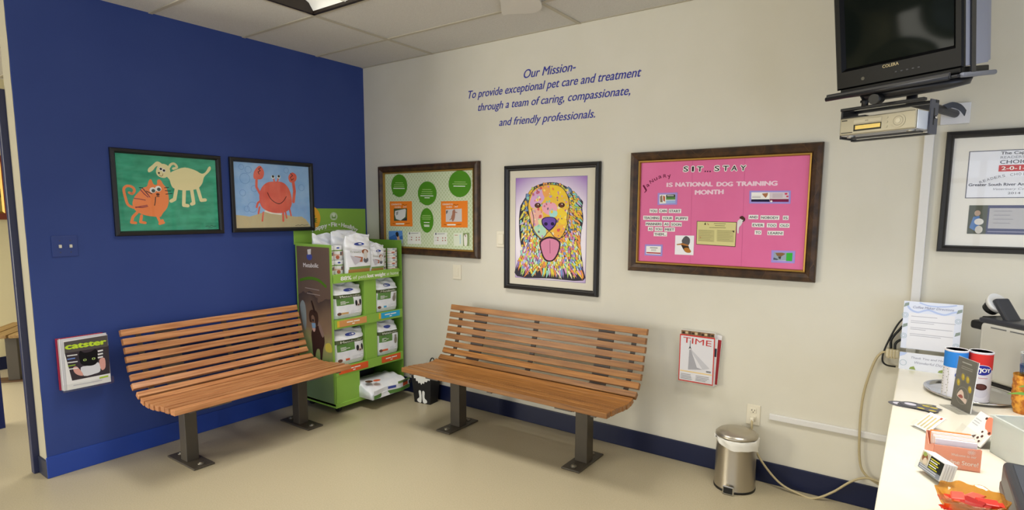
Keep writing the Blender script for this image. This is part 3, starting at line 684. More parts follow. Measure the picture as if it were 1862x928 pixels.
rp = N('ShaderNodeValToRGB'); rp.color_ramp.elements[0].position = .30; rp.color_ramp.elements[1].position = .48; rp.color_ramp.elements[0].color = rgb('#efe6ee'); rp.color_ramp.elements[1].color = rgb('#9a6cba'); L(vm.outputs['Value'], rp.inputs[0]); L(rp.outputs[0], b_.inputs['Base Color'])
p.rect(pi[0]-.004, pi[1]+.004, pi[2]-.004, pi[3]+.004, .0045, flat('#8e7fae')); p.rect(*pi, .005, gm)
PAL = ['#e8cf4a', '#f0a04c', '#d79ac8', '#8fd0c0', '#e6d98a', '#5f7fb5', '#f0c03c', '#d9709c', '#a8d06a', '#c8b6e0', '#e88a5a', '#6a5a8a', '#efe2b0', '#3f4a56']
rn = random.Random(11)
body = smooth_closed([(130, 300), (185, 215), (235, 185), (300, 172), (365, 182), (430, 220), (470, 262), (500, 292), (496, 330), (502, 400), (490, 470), (484, 560), (494, 640), (500, 700), (498, 766), (300, 752), (104, 736), (104, 660), (130, 590), (118, 500), (114, 400), (120, 330)], 3)
p.poly(mp_(body)[::-1], .0055, flat('#3a3640'))
def inside(x, y, P_):
    r_ = False; n = len(P_)
    for k in range(n):
        (x1, y1), (x2, y2) = P_[k], P_[(k+1) % n]
        if (y1 > y) != (y2 > y) and x < (x2-x1)*(y-y1)/(y2-y1)+x1: r_ = not r_
    return r_
head = smooth_closed([(172, 300), (200, 225), (250, 195), (305, 188), (365, 200), (405, 250), (418, 320), (412, 400), (395, 455), (372, 500), (335, 522), (300, 505), (262, 520), (225, 490), (196, 440), (178, 370)], 3)
def tuft(x, y, a, L_, wv, col, cc_):
    pts = []
    for k, f_ in enumerate((-.5, -.42, 0, .42, .5)): pts.append((x+math.cos(a)*wv*f_, y-math.sin(a)*wv*f_ - (0, 3, 5, 3, 0)[k]))
    for v, f_ in ((.5, .42), (1, 0), (.5, -.42)): pts.append((x+math.sin(a)*L_*v+math.cos(a)*wv*f_+L_*.06*math.sin(v*3), y+math.cos(a)*L_*v-math.sin(a)*wv*f_))
    p.poly(mp_(pts), cc_, flat(col))
LOW = ['#e8d04a', '#f0a04c', '#d79ac8', '#9fdccc', '#e6e08a', '#7f9fd0', '#f0c84c', '#d9809c', '#b8d86a', '#d0c0e4', '#e8905a', '#efe6c0', '#e2d23e', '#9a7fb8', '#c9e2d8']
UP = ['#e6cc3c', '#e0b03c', '#b9c85a', '#8fd0c0', '#e6dc8a', '#6f8fb8', '#f0c03c', '#c8b6d8', '#d6d060', '#efa25a', '#5f6a7a']
order = []
for row in range(44):       # the coat: overlapping pointed locks, each of one colour
    for k in range(30):
        order.append((95+k*14.5+rn.uniform(-5, 5)+(row % 2)*7, 180+row*13.2+rn.uniform(-4, 4)))
for n_t, (x, y) in enumerate(order):
    L_ = rn.uniform(34, 62) if y > 480 else rn.uniform(22, 40); a = rn.gauss(0, .25)+(x-300)/600
    if y < 420: a += (x-300)/280*.8
    x2, y2 = x+math.sin(a)*L_, y+math.cos(a)*L_
    if not (inside(x, y, body) and inside(x2, y2, body)) or inside(x, y, head): continue
    tuft(x, y, a, L_+3, rn.uniform(13, 18), '#3a3640', .0056+n_t*9e-7); tuft(x, y, a, L_, rn.uniform(9.5, 13.5), rn.choice(LOW if y > 480 else UP), .00562+n_t*9e-7)
p.poly(mp_([((x-295)*1.03+295, (y-350)*1.02+350) for x, y in head])[::-1], .0070, flat('#4a4048'))
p.poly(mp_(head)[::-1], .0071, flat('#eac048'))
warm_zones = [([(180, 300), (205, 230), (255, 205), (270, 260), (250, 300), (205, 330)], '#d8a8d0'), ([(255, 205), (300, 192), (296, 250), (268, 262)], '#f0a85c'), ([(305, 192), (360, 203), (398, 250), (360, 270), (315, 250)], '#f0cc3a'), ([(185, 345), (240, 330), (262, 390), (225, 440), (195, 420)], '#ecb4a4'),
    ([(262, 300), (330, 300), (345, 345), (300, 372), (258, 345)], '#eaa8b8'), ([(345, 340), (380, 335), (408, 380), (385, 430), (350, 400)], '#f2d040'), ([(205, 445), (255, 430), (280, 470), (262, 512), (228, 488)], '#b4dcc0'), ([(335, 450), (385, 430), (390, 460), (368, 498), (335, 515), (318, 490)], '#f0b04c'), ([(300, 345), (345, 350), (340, 380), (305, 384)], '#a8dcd4'), ([(230, 400), (250, 395), (255, 425), (238, 432)], '#e2e29a')]
for k, (zn, cl) in enumerate(warm_zones): p.poly(mp_(smooth_closed(zn))[::-1], .0072+k*1e-5, flat(cl))
for k in range(130):
    x, y = rn.uniform(180, 412), rn.uniform(196, 512); r_ = rn.uniform(2.5, 8)
    if not all(inside(x+r_*math.cos(z)*1.05, y+r_*math.sin(z)*1.05, head) for z in (0, 1.6, 3.2, 4.8)): continue
    a_, b2 = q(x, y); cl = rn.choice(['#f3c83c', '#e88a4a', '#c98ac0', '#efe2b8', '#d9605c', '#8fcab8', '#7a6a78', '#f6dc6a', '#c06a88'])
    p.disc(a_, b2, r_*sc*rn.uniform(.7, 1.2), r_*sc*rn.uniform(.5, 1.3), .0074+k*1e-6, flat(cl), 9, rn.uniform(0, 3))
for pts in ([(190, 330), (205, 400), (200, 470), (240, 510)], [(415, 330), (405, 400), (415, 460), (380, 505)], [(245, 520), (270, 500), (298, 470), (330, 505), (365, 515)]):
    p.stroke(mp_(smooth_open(pts, 5)), 4*sc, .0076, flat('#4a3a4c'), False)
for x in (228, 372):
    a_, b2 = q(x, 312); p.disc(a_, b2, 19*sc, 13*sc, .0076, flat('#241c1c')); p.disc(a_, b2, 13*sc, 11*sc, .0078, flat('#6b3d2c')); p.disc(a_+3*sc, b2+4*sc, 3*sc, 3*sc, .008, wh)
p.poly(mp_(smooth_closed([(252, 400), (275, 384), (320, 384), (342, 400), (338, 430), (318, 455), (298, 468), (278, 455), (256, 430)]))[::-1], .0078, flat('#30244c')); p.poly(mp_(smooth_closed([(258, 402), (278, 388), (318, 388), (336, 402), (332, 426), (314, 448), (298, 460), (280, 448), (262, 426)]))[::-1], .008, flat('#6f50a8'))
for x in (278, 318): p.disc(*q(x, 425), 11*sc, 9*sc, .0083, flat('#2a1f44'))
p.poly(mp_(smooth_closed([(240, 530), (300, 500), (362, 530), (358, 590), (330, 640), (300, 652), (268, 640), (248, 590)]))[::-1], .0076, flat('#3c2430')); p.poly(mp_(smooth_closed([(250, 535), (300, 512), (354, 535), (350, 588), (326, 632), (302, 644), (274, 632), (255, 588)]))[::-1], .0079, flat('#d98aa8'))
p.stroke(mp_([(302, 525), (303, 600)]), 4*sc, .0082, flat('#a85a7c'))
p.build('picture', t)
# ---- award certificate at the right edge
o = (4.052, 4.98, 1.356, 1.910)
t = on_cream('framed_certificate', 'white award certificate with red 2014 banner in a black frame', 'certificate', 4.5, 1.356)
MB().frame(*o, [(0, 0), (0, .018), (.004, .026), (.018, .028), (.026, .020), (.031, .008)], M_blackframe).build('frame', t)
MB().box(o[0]+.008, o[1]-.008, -.004, 0, o[2]+.008, o[3]-.008, mat('white_mat_board', '#e6e3da', .8)).build('mat_board', t)
p = MB().rect(4.141, 4.73, 1.605, 1.818, .005, flat('#6b6e7c')).rect(4.1445, 4.7265, 1.6085, 1.8145, .0055, flat('#e9ebf2'))
gy = flat('#50525e')
cxm = 4.309
p.text('The Capital', (cxm-.055, 1.798), (cxm+.055, 1.798), .013, .006, gy, .02)
p.text("READERS'", (cxm-.055, 1.780), (cxm+.03, 1.780), .011, .006, flat('#8a8c98'))
p.text('CHOICE', (cxm-.055, 1.757), (cxm+.055, 1.757), .017, .006, gy, .015)
p.stroke([(cxm+.035, 1.784), (cxm+.043, 1.778), (cxm+.06, 1.794)], .003, .0063, flat('#b8433c'))
p.rect(cxm-.058, cxm+.058, 1.723, 1.751, .006, flat('#c73c3c')); p.text('2-0-1-4', (cxm-.048, 1.729), (cxm+.05, 1.729), .017, .0065, wh, .03)
arc = "READERS CHOICE FINALIST"; n = len(arc)
for k, ch in enumerate(arc):
    if ch == ' ': continue
    th = R(25-50*k/(n-1)); rr = .34; x, z = cxm+.03-rr*math.sin(th), 1.705-rr*(1-math.cos(th))
    hw_ = .0012 if ch == 'I' else .0052
    p.text(ch, (x-hw_*math.cos(th), z-hw_*math.sin(th)), (x+hw_*math.cos(th), z+hw_*math.sin(th)), .012, .006, flat('#7b7d88'))
p.text('Greater South River Animal Hospital', (4.150, 1.660), (4.45, 1.660), .013, .006, gy, .03)
p.text('Veterinary Center', (cxm-.07, 1.641), (cxm+.07, 1.641), .010, .006, flat('#8a8c98'), 0, .25)
p.text('2014', (cxm-.018, 1.622), (cxm+.025, 1.622), .010, .006, gy)
p.build('award_sheet', t)
p = MB().rect(4.160, 4.72, 1.442, 1.573, .005, flat('#565a78'))
p.rect(4.160, 4.228, 1.442, 1.573, .0055, flat('#595d52'))
p.poly([(4.167, 1.47), (4.178, 1.52), (4.20, 1.525), (4.205, 1.49), (4.19, 1.455)], .006, flat('#5d80b4')); p.disc(4.192, 1.537, .011, .013, .006, flat('#b49c8a')); p.disc(4.200, 1.498, .017, .015, .0065, flat('#dcdad4')); p.disc(4.202, 1.462, .014, .018, .0063, flat('#cfccc4'))
p.rect(4.234, 4.7, 1.468, 1.560, .0055, flat('#b9b8ba')); p.lines(4.25, 4.34, 1.548, .0025, .018, 4, .006, flat('#8f8f98'), random.Random(4))
p.ring(4.41, 1.508, .03, .004, .006, flat('#8a8c98')); p.disc(4.41, 1.508, .022, .018, .006, flat('#5a6484')); p.rect(4.234, 4.7, 1.452, 1.456, .0055, flat('#9a9cb0'))
p.build('photo_banner', t)
MB().rect(o[0]+.026, o[1]-.026, o[2]+.026, o[3]-.026, .0105, M_glass).build('glass_pane', t)

# ================================================================== mission lettering
M_let = mat('blue_vinyl_letters', '#272d94', .5)
t = on_cream('wall_lettering', 'blue italic mission statement lettering on the cream wall', 'lettering', 1.84, 2.13)
def wline(first_caps, A, B, cap, nm='text_line'):
    mb = MB(); mb.text(first_caps, A, B, cap, .0015, M_let, .012, .30, 4); mb.build(nm, t)
wline('Our Mission-', (1.660, 2.450), (2.069, 2.449), .060)
wline('To provide exceptional pet care and treatment', (1.163, 2.366), (2.525, 2.355), .058)
wline('through a team of caring, compassionate,', (1.255, 2.268), (2.456, 2.255), .056)
wline('and friendly professionals.', (1.448, 2.145), (2.217, 2.138), .056)

# ================================================================== switches, outlet, plates, raceways
def plate(o_, w_, h_, m_, a, b, th=.006): return MB().box(a-w_/2, a+w_/2, -th, 0, b, b+h_, m_, .0025).build('cover_plate', o_)
t = on_blue('light_switch', 'blue-painted double light switch plate with ivory toggles on the blue wall', 'light switch', -2.198, 1.265)
plate(t, .124, .119, mat('blue_switch_plate', '#2c4080', .35), -2.198, 1.265)
for a in (-2.222, -2.172):
    MB().box(a-.006, a+.006, -.018, -.004, 1.316, 1.334, M_offwhite, .002).build('toggle', t)
    for b in (1.290, 1.357): MB().cyl((a, -.005, b), (a, -.0075, b), .003, M_steel_post, n=10).build('screw', t)
t = on_cream('blank_plate', 'ivory blank wall plate below the green board', 'wall plate', 1.042, 1.006); plate(t, .083, .114, M_offwhite, 1.042, 1.006)
MB().box(1.024, 1.060, -.009, -.005, 1.03, 1.096, M_offwhite, .002).build('rocker', t)
t = on_cream('thermostat', 'ivory wall plate half hidden behind the dog print', 'wall plate', 1.470, 1.275); plate(t, .078, .116, M_offwhite, 1.470, 1.275, .008)
MB().box(1.445, 1.495, -.0125, -.007, 1.295, 1.372, M_offwhite, .003).build('rocker', t)
t = on_cream('power_outlet', 'ivory double power outlet above the steel bin', 'outlet', 3.273, .324); plate(t, .074, .118, M_offwhite, 3.273, .324)
for b in (.362, .408):
    mb = MB().box(3.256, 3.290, -.009, -.004, b-.015, b+.015, M_offwhite, .003).build('socket', t)
    MB().rect(3.264, 3.267, b-.002, b+.008, .0095, INK).rect(3.279, 3.282, b-.002, b+.008, .0095, INK).disc(3.273, b-.008, .003, .003, .0095, INK, 10).build('slot', mb)
M_race = mat('white_raceway_plastic', '#dcdad6', .4)
t = tag(MB().box(3.967, 4.006, -.022, 0, .70, 1.95, M_race, .004).build('cable_raceway'), 'vertical white cable raceway running down from the television', 'cable raceway')
t = tag(MB().box(3.360, 3.96, -.016, 0, .376, .410, M_race, .004).build('cable_raceway'), 'horizontal white cable raceway low on the wall beside the counter', 'cable raceway')
# beige extension cord with plug and tap
M_cord = mat('beige_cord', '#b5a680', .5)
t = thing('extension_cord', 'beige extension cord drooping from the outlet to the counter', 'cord', (3.28, -.03, .35), off=(3.28, -.03, .35))
cp = [(3.273, -.030, .360), (3.276, -.04, .335), (3.285, -.05, .26), (3.325, -.05, .16), (3.435, -.055, .045), (3.55, -.06, .006), (3.62, -.06, .006), (3.70, -.05, .06), (3.78, -.045, .14), (3.84, -.04, .175), (3.90, -.04, .172), (3.93, -.035, .15), (3.90, -.03, .155), (3.84, -.03, .19), (3.812, -.03, .25), (3.80, -.03, .40), (3.803, -.03, .60), (3.835, -.03, .77), (3.866, -.03, .838), (3.90, -.035, .845)]
MB().tube(smooth_open(cp, 6), .006, M_cord).build('cable', t)
MB().box(3.262, 3.284, -.036, -.010, .345, .372, M_offwhite, .005).build('plug', t)
mb = MB().box(3.885, 3.944, -.055, -.018, .822, .866, mat('beige_tap', '#c9bea0', .5), .008)
for k in range(3): mb.box(3.897+k*.012, 3.902+k*.012, -.057, -.016, .821, .867, M_cord)
mb.build('socket_end', t)
cab = [[(3.97, -.03, 1.05), (3.93, -.03, 1.00), (3.898, -.03, .92), (3.876, -.03, .845), (3.874, -.03, .80), (3.892, -.03, .78), (3.93, -.02, .775)], [(3.97, -.035, 1.02), (3.935, -.035, .968), (3.905, -.035, .915), (3.905, -.035, .868)], [(3.96, -.04, .925), (3.935, -.04, .912), (3.922, -.04, .893), (3.922, -.04, .868)]]
for k, lb in zip(cab, ('thin black cable hanging in a long loop behind the coffee sign', 'black cable in the middle arc behind the coffee sign', 'short black cable arc nearest the coffee sign')):
    tag(MB().tube(smooth_open(k, 6), .0042 if k is cab[0] else .006, M_black).build('black_cable'), lb, 'cable', 'black cables behind the coffee sign')

# ================================================================== magazines on the walls
def wall_mags(side, a, b, hold_label, mags):
    mk = on_blue if side == 'blue' else on_cream
    h = mk('magazine_holder', hold_label, 'magazine holder', a, b)
    return h, mk
t, mk = wall_mags('blue', -2.15, .50, 'clear acrylic magazine holder on the blue wall', None)
MB().box(-2.285, -2.03, -.004, 0, .50, .72, M_acryl, .001).box(-2.285, -2.03, -.068, -.0, .495, .501, M_acryl, .001).box(-2.285, -2.03, -.070, -.067, .495, .54, M_acryl, .001).build('holder', t)
pg = flat('#ece9e6')
for k, (dx, dz, colr, lb) in enumerate(((-.012, .016, '#b8344e', 'rearmost magazine with a red cover edge in the stack on the blue wall'), (-.006, .010, '#cfcac4', 'pale magazine second from the wall in the blue wall holder'), (-.004, .016, '#d3d1d2', 'pale-edged magazine just behind the cat cover on the blue wall'))):
    m_ = mk('magazine', lb, 'magazine', -2.15, .503, 'magazines on the blue wall')
    c0 = .006+k*.016
    MB().box(-2.268+dx, -2.045+dx, -c0-.013, -c0, .503, .785+dz, pg, .001).build('pages', m_)
    MB().box(-2.270+dx, -2.043+dx, -c0-.0145, -c0-.013, .502, .787+dz, flat(colr)).box(-2.272+dx, -2.269+dx, -c0-.0145, -c0, .502, .787+dz, flat(colr)).build('cover', m_)
m_ = mk('magazine', 'front magazine with a black cat and green title on the blue wall', 'magazine', -2.15, .503, 'magazines on the blue wall')
MB().box(-2.262, -2.048, -.064, -.056, .506, .790, pg, .001).build('pages', m_)
p = MB(); q, mp_ = planemap([(105, 635), (325, 605), (352, 848), (105, 890)], -2.264, -2.046, .505, .793)
cvr = .0648
p.rect(-2.264, -2.046, .505, .793, cvr, flat('#e8e6e2'))
p.poly(mp_([(108, 690), (332, 655), (345, 800), (135, 835)])[::-1], cvr+.0005, flat('#3a3238'))
p.poly(mp_([(108, 640), (325, 607), (330, 660), (108, 692)])[::-1], cvr+.0006, flat('#55504c'))
p.text('catster', q(115, 674), q(318, 648), .034, cvr+.0012, flat('#b5d433'), .09)
p.text('catster', q(115, 674), q(318, 648), .034, cvr+.0015, flat('#c4de3e'), .03)
p.poly(mp_(smooth_closed([(178, 700), (186, 680), (205, 690), (240, 685), (265, 672), (275, 690), (278, 725), (262, 750), (225, 757), (190, 748), (180, 725)]))[::-1], cvr+.001, flat('#0e0d10'))
for x, y in ((208, 726), (254, 720)): p.disc(*q(x, y), .009, .007, cvr+.0014, flat('#a9c26a')); p.disc(*q(x, y), .003, .006, cvr+.0017, INK)
p.poly(mp_(smooth_closed([(185, 765), (230, 755), (280, 740), (290, 785), (260, 800), (200, 810)]))[::-1], cvr+.0009, flat('#d9d9dc'))
for pts in (smooth_closed([(145, 765), (165, 760), (190, 790), (195, 808), (170, 805), (150, 790)]), smooth_closed([(285, 725), (312, 718), (318, 765), (300, 782), (288, 760)])): p.poly(mp_(pts)[::-1], cvr+.0013, flat('#d79f92'))
for k in range(3): p.poly(mp_([(275, 680+k*16), (302, 675+k*16), (304, 682+k*16), (277, 688+k*16)])[::-1], cvr+.0014, flat('#e2e0dd'))
for k in range(5): p.stroke(mp_([(118, 705+k*17), (170-(k % 2)*12, 699+k*17)]), .006, cvr+.0014, flat(('#e2e0dd', '#6f8fd0', '#e2e0dd', '#8fae3a', '#e2e0dd')[k]), False)
p.stroke(mp_([(140, 862), (225, 850), (300, 838)]), .005, cvr+.001, flat('#c4c2c8'), False); p.stroke(mp_([(285, 825), (335, 815)]), .010, cvr+.001, flat('#a8c43a'), False)
p.build('cover', m_)
# cream wall magazines
t, mk = wall_mags('cream', 2.95, .52, 'clear acrylic magazine holder on the cream wall', None)
MB().box(2.835, 3.065, -.004, 0, .52, .74, M_acryl, .001).box(2.835, 3.065, -.062, 0, .516, .521, M_acryl, .001).box(2.835, 3.065, -.064, -.061, .516, .56, M_acryl, .001).build('holder', t)
def mag(label, a0, a1, b0, b1, c0, th, colr, tilt=0):
    m_ = mk('magazine', label, 'magazine', (a0+a1)/2, b0, 'magazines on the cream wall')
    M = Matrix.Translation(((a0+a1)/2, 0, b0)) @ Matrix.Rotation(tilt, 4, 'Y') @ Matrix.Translation((-(a0+a1)/2, 0, -b0))
    MB().box(a0, a1, -c0-th, -c0, b0, b1, pg, .0008, 1).build('pages', m_, M)
    return m_, M
m_, M = mag('rearmost white magazine leaning right in the cream wall holder', 2.868, 3.066, .530, .826, .006, .010, '', R(3))
MB().box(2.868, 3.066, -.0172, -.016, .524, .826, flat('#e6e2e0')).box(3.045, 3.066, -.0178, -.0172, .53, .80, flat('#b23a40')).build('cover', m_, M)
m_, M = mag('magazine with a brown lettered top edge in the cream wall holder', 2.843, 3.046, .524, .834, .022, .010, '')
p = MB().box(2.843, 3.046, -.0332, -.032, .524, .834, flat('#d8d2c8')); p.rect(2.846, 3.043, .806, .831, .0337, flat('#8a6b4c')); [p.rect(2.853+k*.019, 2.868+k*.019, .811+.002*(k % 2), .823+.003*(k % 3), .0342, flat(('#3d3027', '#c9b48c', '#5a4634')[k % 3])) for k in range(10)]
p.build('cover', m_, M)
m_, M = mag('white magazine with dark edge print just behind the red-bordered one', 2.862, 3.058, .528, .803, .036, .008, '', R(1.5))
MB().box(2.862, 3.058, -.0452, -.044, .524, .803, flat('#e4e2e2')).rect(3.03, 3.058, .70, .75, .0457, flat('#3a3d4a')).build('cover', m_, M)
m_, M = mag('front magazine with red border and red title on the cream wall', 2.847, 3.052, .526, .810, .048, .006, '')
p = MB(); p.rect(2.846, 3.053, .525, .811, .0548, flat('#c73a34')); p.rect(2.852, 3.047, .533, .803, .0553, flat('#d9d7da'))
p.text('TIME', (2.866, .762), (3.034, .757), .036, .0561, flat('#c03a38'), .0)
p.poly([(2.906, .728), (2.914, .728), (2.955, .62), (2.99, .612), (2.903, .60)], .0559, flat('#a4a3a8')); p.poly([(2.906, .728), (2.914, .728), (3.03, .624), (2.99, .612)], .0557, flat('#c0bfc4'))
p.stroke([(2.910, .778), (2.910, .745)], .003, .0562, INK, False); p.poly([(2.902, .727), (2.910, .748), (2.918, .727)], .0563, flat('#3a3a40')); p.disc(2.910, .727, .004, .004, .0566, wh, 10)
p.rect(2.855, 3.044, .585, .592, .0559, flat('#e6c98c')); p.lines(3.010, 3.038, .608, .003, .005, 2, .0561, INK)
p.lines(2.860, 2.93, .572, .004, .009, 4, .0559, flat('#9a989c'), random.Random(5)); p.lines(2.95, 3.035, .572, .004, .009, 4, .0559, flat('#9a989c'), random.Random(6))
p.build('cover', m_, M)

# ================================================================== product display stand
X0, X1, Y0, Y1, ZB, ZT = .045, .48, -.742, -.055, .065, 1.285
t = thing('display_stand', 'green cardboard pet food display stand on casters in the corner', 'display stand', (.26, -.4, 0), R(90), off=(-.4, -.26, 0))
# display coordinates: a = world y (left to right as one faces it), c = world x (towards the room), b = z ; child mesh point = (a, -c, b)
def dbox(y0, y1, x0, x1, z0, z1, m_, nm, par=t, bev=.002): return MB().box(y0, y1, -x1, -x0, z0, z1, m_, bev).build(nm, par)
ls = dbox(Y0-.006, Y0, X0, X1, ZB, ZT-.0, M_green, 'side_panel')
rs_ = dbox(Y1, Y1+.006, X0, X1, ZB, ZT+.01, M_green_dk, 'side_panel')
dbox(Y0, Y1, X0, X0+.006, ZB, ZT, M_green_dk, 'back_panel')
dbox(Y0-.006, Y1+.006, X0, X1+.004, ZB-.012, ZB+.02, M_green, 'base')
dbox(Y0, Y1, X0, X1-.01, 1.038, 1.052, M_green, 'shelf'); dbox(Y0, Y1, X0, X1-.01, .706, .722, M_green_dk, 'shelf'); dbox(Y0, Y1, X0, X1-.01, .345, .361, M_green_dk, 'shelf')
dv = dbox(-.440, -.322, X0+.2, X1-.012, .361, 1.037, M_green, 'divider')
fs = MB().box(Y0+.004, Y1-.03, -X1-.004, -X1+.004, 1.0, 1.066, M_green, .002).build('fascia', t)
mb = MB()
mb.text('88%', (-.672, 1.018), (-.575, 1.018), .030, X1+.0046, wh, .05); mb.text('of pets', (-.560, 1.018), (-.430, 1.018), .028, X1+.0046, wh, 0); mb.text('lost weight', (-.418, 1.018), (-.235, 1.018), .030, X1+.0046, wh, .05); mb.text('at home', (-.222, 1.018), (-.095, 1.018), .028, X1+.0046, wh, 0)
mb.build('lettering', fs)
# price strips
def strip(y0, y1, z0, z1, colr, lab, ylw):
    fz = MB().box(y0, y1, -X1-.003, -X1+.003, z0, z1, flat(colr), .001)
    if ylw: fz.box(y0-.02, y0, -X1-.003, -X1+.003, z0, z1, flat('#e0b93c'))
    o_ = fz.build('price_strip', t)
    yc_, zc = (y0+y1)/2, (z0+z1)/2
    MB().rect(yc_-.062, yc_-.004, zc+.001, zc+.009, X1+.0036, wh).rect(yc_+.002, yc_+.060, zc+.001, zc+.009, X1+.0036, wh).rect(yc_-.012, yc_+.012, zc-.015, zc-.008, X1+.0036, wh).build('lettering', o_)
sh = MB().box(Y0+.004, Y1, -X1+.0, -X1+.006, .655, .725, M_green, .001).build('shelf_front', t)
sh = MB().box(Y0+.004, Y1, -X1+.0, -X1+.006, .294, .364, M_green, .001).build('shelf_front', t)
strip(-.695, -.436, .667, .716, '#d7985a', 'Lamb Meal & Rice', True); strip(-.290, -.085, .672, .718, '#35a9d8', 'Chicken Flavor', True)
strip(-.710, -.432, .306, .356, '#e2602f', 'Chicken Flavor', False); strip(-.290, -.085, .306, .356, '#e2602f', 'Chicken Flavor', False)
dr = MB().box(Y0+.006, -.515, -X1+.002, -X1+.012, ZB+.018, .294, M_green, .002); dr.build('lower_panel', t)
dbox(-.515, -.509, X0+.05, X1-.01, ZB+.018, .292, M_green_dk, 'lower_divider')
# header card
MH = Matrix.Translation((.017, .0375, 0))
hd = MB().box(-.745, -.035, -.044, -.036, 1.27, 1.552, M_green, .002).build('header_card', t, MH)
cc = .0455
lg = MB(); lg.disc(-.369, 1.488, .036, .034, cc, flat('#dfe9cf'), 24); lg.ring(-.369, 1.488, .030, .003, cc+.0004, flat('#8fb45e')); lg.poly([(x_+.026, z_-.020) for x_, z_ in [(-.412, 1.525), (-.405, 1.503), (-.385, 1.503), (-.378, 1.528), (-.372, 1.505), (-.378, 1.49), (-.412, 1.49), (-.418, 1.503)]], cc+.0005, flat('#7ea652')); lg.build('logo', hd, MH)
mb = MB()
phrase = [('Happy', -.580, -.435, 1.3), ('Fit', -.398, -.337, 1.3), ('Healthy', -.300, -.130, 1.3)]
def arcz(y): return 1.425-.9*(y+.365)**2
for wd_, y0, y1, _ in phrase:
    wts = [{'i': .5, 'l': .5, 't': .65, 'F': 1.05, 'H': 1.25}.get(ch, 1) for ch in wd_]; tot = sum(wts); y = y0
    for ch, wt in zip(wd_, wts):
        dy = (y1-y0)*wt/tot; a0, a1 = y+dy*.06, y+dy*.94
        mb.text(ch, (a0, arcz(a0)-.02), (a1, arcz(a1)-.02), .036, cc, wh, .045); y += dy
for y in (-.417, -.318): mb.disc(y, arcz(y)-.003, .007, .007, cc, wh, 12)
mb.stroke([(y_, arcz(y_)+.032) for y_ in [-.53+.02*k for k in range(17)]], .002, cc, flat('#9cc064'), False)
mb.lines(-.47, -.26, 1.380, .007, .02, 1, cc, flat('#a9c67c'))
mb.build('lettering', hd, MH)
bd = MB().disc(-.585, 1.474, .086, .096, .0455, flat('#f0b13a'), 32); bd.text('TE', (-.585, 1.440), (-.532, 1.440), .036, .0460, flat('#4f8a3c'), .02); bd.poly([(-.60, 1.485), (-.545, 1.485), (-.575, 1.55)], .0460, flat('#4f8a3c')); bd.build('round_badge', hd, MH)
# photo print on the side that faces the blue-wall bench (plane y = Y0): mesh point (Y0-.0065-off, -x, z)
mside = mat('brown_backdrop_print', '#6a5a4c', .55)
nt, b_, N, L = nodes(mside); tc = N('ShaderNodeTexCoord'); sp = N('ShaderNodeSeparateXYZ'); L(tc.outputs['Object'], sp.inputs[0])
nz = N('ShaderNodeTexNoise'); nz.inputs['Scale'].default_value = 6; L(tc.outputs['Object'], nz.inputs['Vector'])
ad = N('ShaderNodeMath'); ad.operation = 'MULTIPLY_ADD'; L(nz.outputs['Fac'], ad.inputs[0]); ad.inputs[1].default_value = .22; L(sp.outputs['Z'], ad.inputs[2])
rp = N('ShaderNodeValToRGB'); els = rp.color_ramp.elements
els[0].position = .30; els[0].color = rgb('#7c9364'); els[1].position = 1.25; els[1].color = rgb('#463a35')
for pos, cl in ((.52, '#7d9a58'), (.66, '#9a9a68'), (.74, '#8a745c'), (1.0, '#6a5749')):
    e_ = els.new(pos/1.0 if pos < 1 else 1.0); e_.color = rgb(cl)
L(ad.outputs[0], rp.inputs[0]); L(rp.outputs[0], b_.inputs['Base Color'])
sd = MB()
def sidewarp(a, c, b): return (Y0-.0068-c, -a, b)
sd.warp = sidewarp
def spoly(pts, c_, m_): sd.poly(pts, c_, m_)
spoly([(X0+.018, ZB+.02), (X1-.02, ZB+.02), (X1-.02, ZT-.02), (X0+.018, ZT-.02)], 0, mside)
sq = homog([(35, 45), (215, 70), (265, 905), (75, 905)], [(X0+.0, ZT), (X1-.035, ZT), (X1-.02, .40), (X0+.11, .40)])
def sp_(pts): return [sq(*p_) for p_ in pts]
brn = flat('#3a2520')
spoly(sp_(smooth_closed([(112, 650), (140, 600), (175, 590), (198, 650), (205, 720), (195, 790), (188, 890), (176, 895), (170, 800), (150, 800), (140, 850), (135, 880), (120, 860), (115, 760)])), .0006, brn)
spoly(sp_(smooth_closed([(100, 510), (108, 475), (130, 465), (155, 480), (163, 530), (158, 580), (150, 600), (140, 560), (120, 565), (104, 560)])), .001, flat('#3d2a22'))
spoly(sp_(smooth_closed([(116, 520), (126, 505), (138, 525), (140, 560), (142, 620), (132, 640), (120, 600), (118, 560)])), .0014, flat('#7d6455'))
spoly(sp_([(117, 570), (143, 568), (143, 610), (120, 612)]), .0018, flat('#7fa6c8')); spoly(sp_(smooth_closed([(121, 612), (142, 610), (138, 638), (128, 640)])), .0018, flat('#c9a9a0'))
sd.disc(*sq(127, 548), .012, .011, .0018, INK)
spoly(sp_([(116, 400), (124, 398), (136, 440), (146, 490), (134, 485), (124, 440)]), .0012, flat('#2c1d19'))
spoly(sp_(smooth_closed([(163, 550), (185, 600), (200, 660), (190, 680), (175, 640), (165, 600)])), .0009, flat('#8f7a70'))
spoly(sp_(smooth_closed([(210, 740), (235, 720), (252, 745), (255, 800), (215, 800)])), .0004, flat('#c9c050')); spoly(sp_(smooth_closed([(40, 440), (60, 400), (78, 440), (80, 560), (70, 640), (55, 600), (45, 520)])), .0004, flat('#8f9a9a'))
sd.stroke(sp_(smooth_open([(55, 262), (110, 250), (165, 262), (208, 300)], 5)), .022, .0006, flat('#4f7a1e'))
sd.disc(*sq(116, 125), .034, .026, .0008, flat('#46509a')); spoly(sp_([(106, 85), (127, 83), (125, 112), (108, 113)]), .0012, flat('#d8d4d2'))
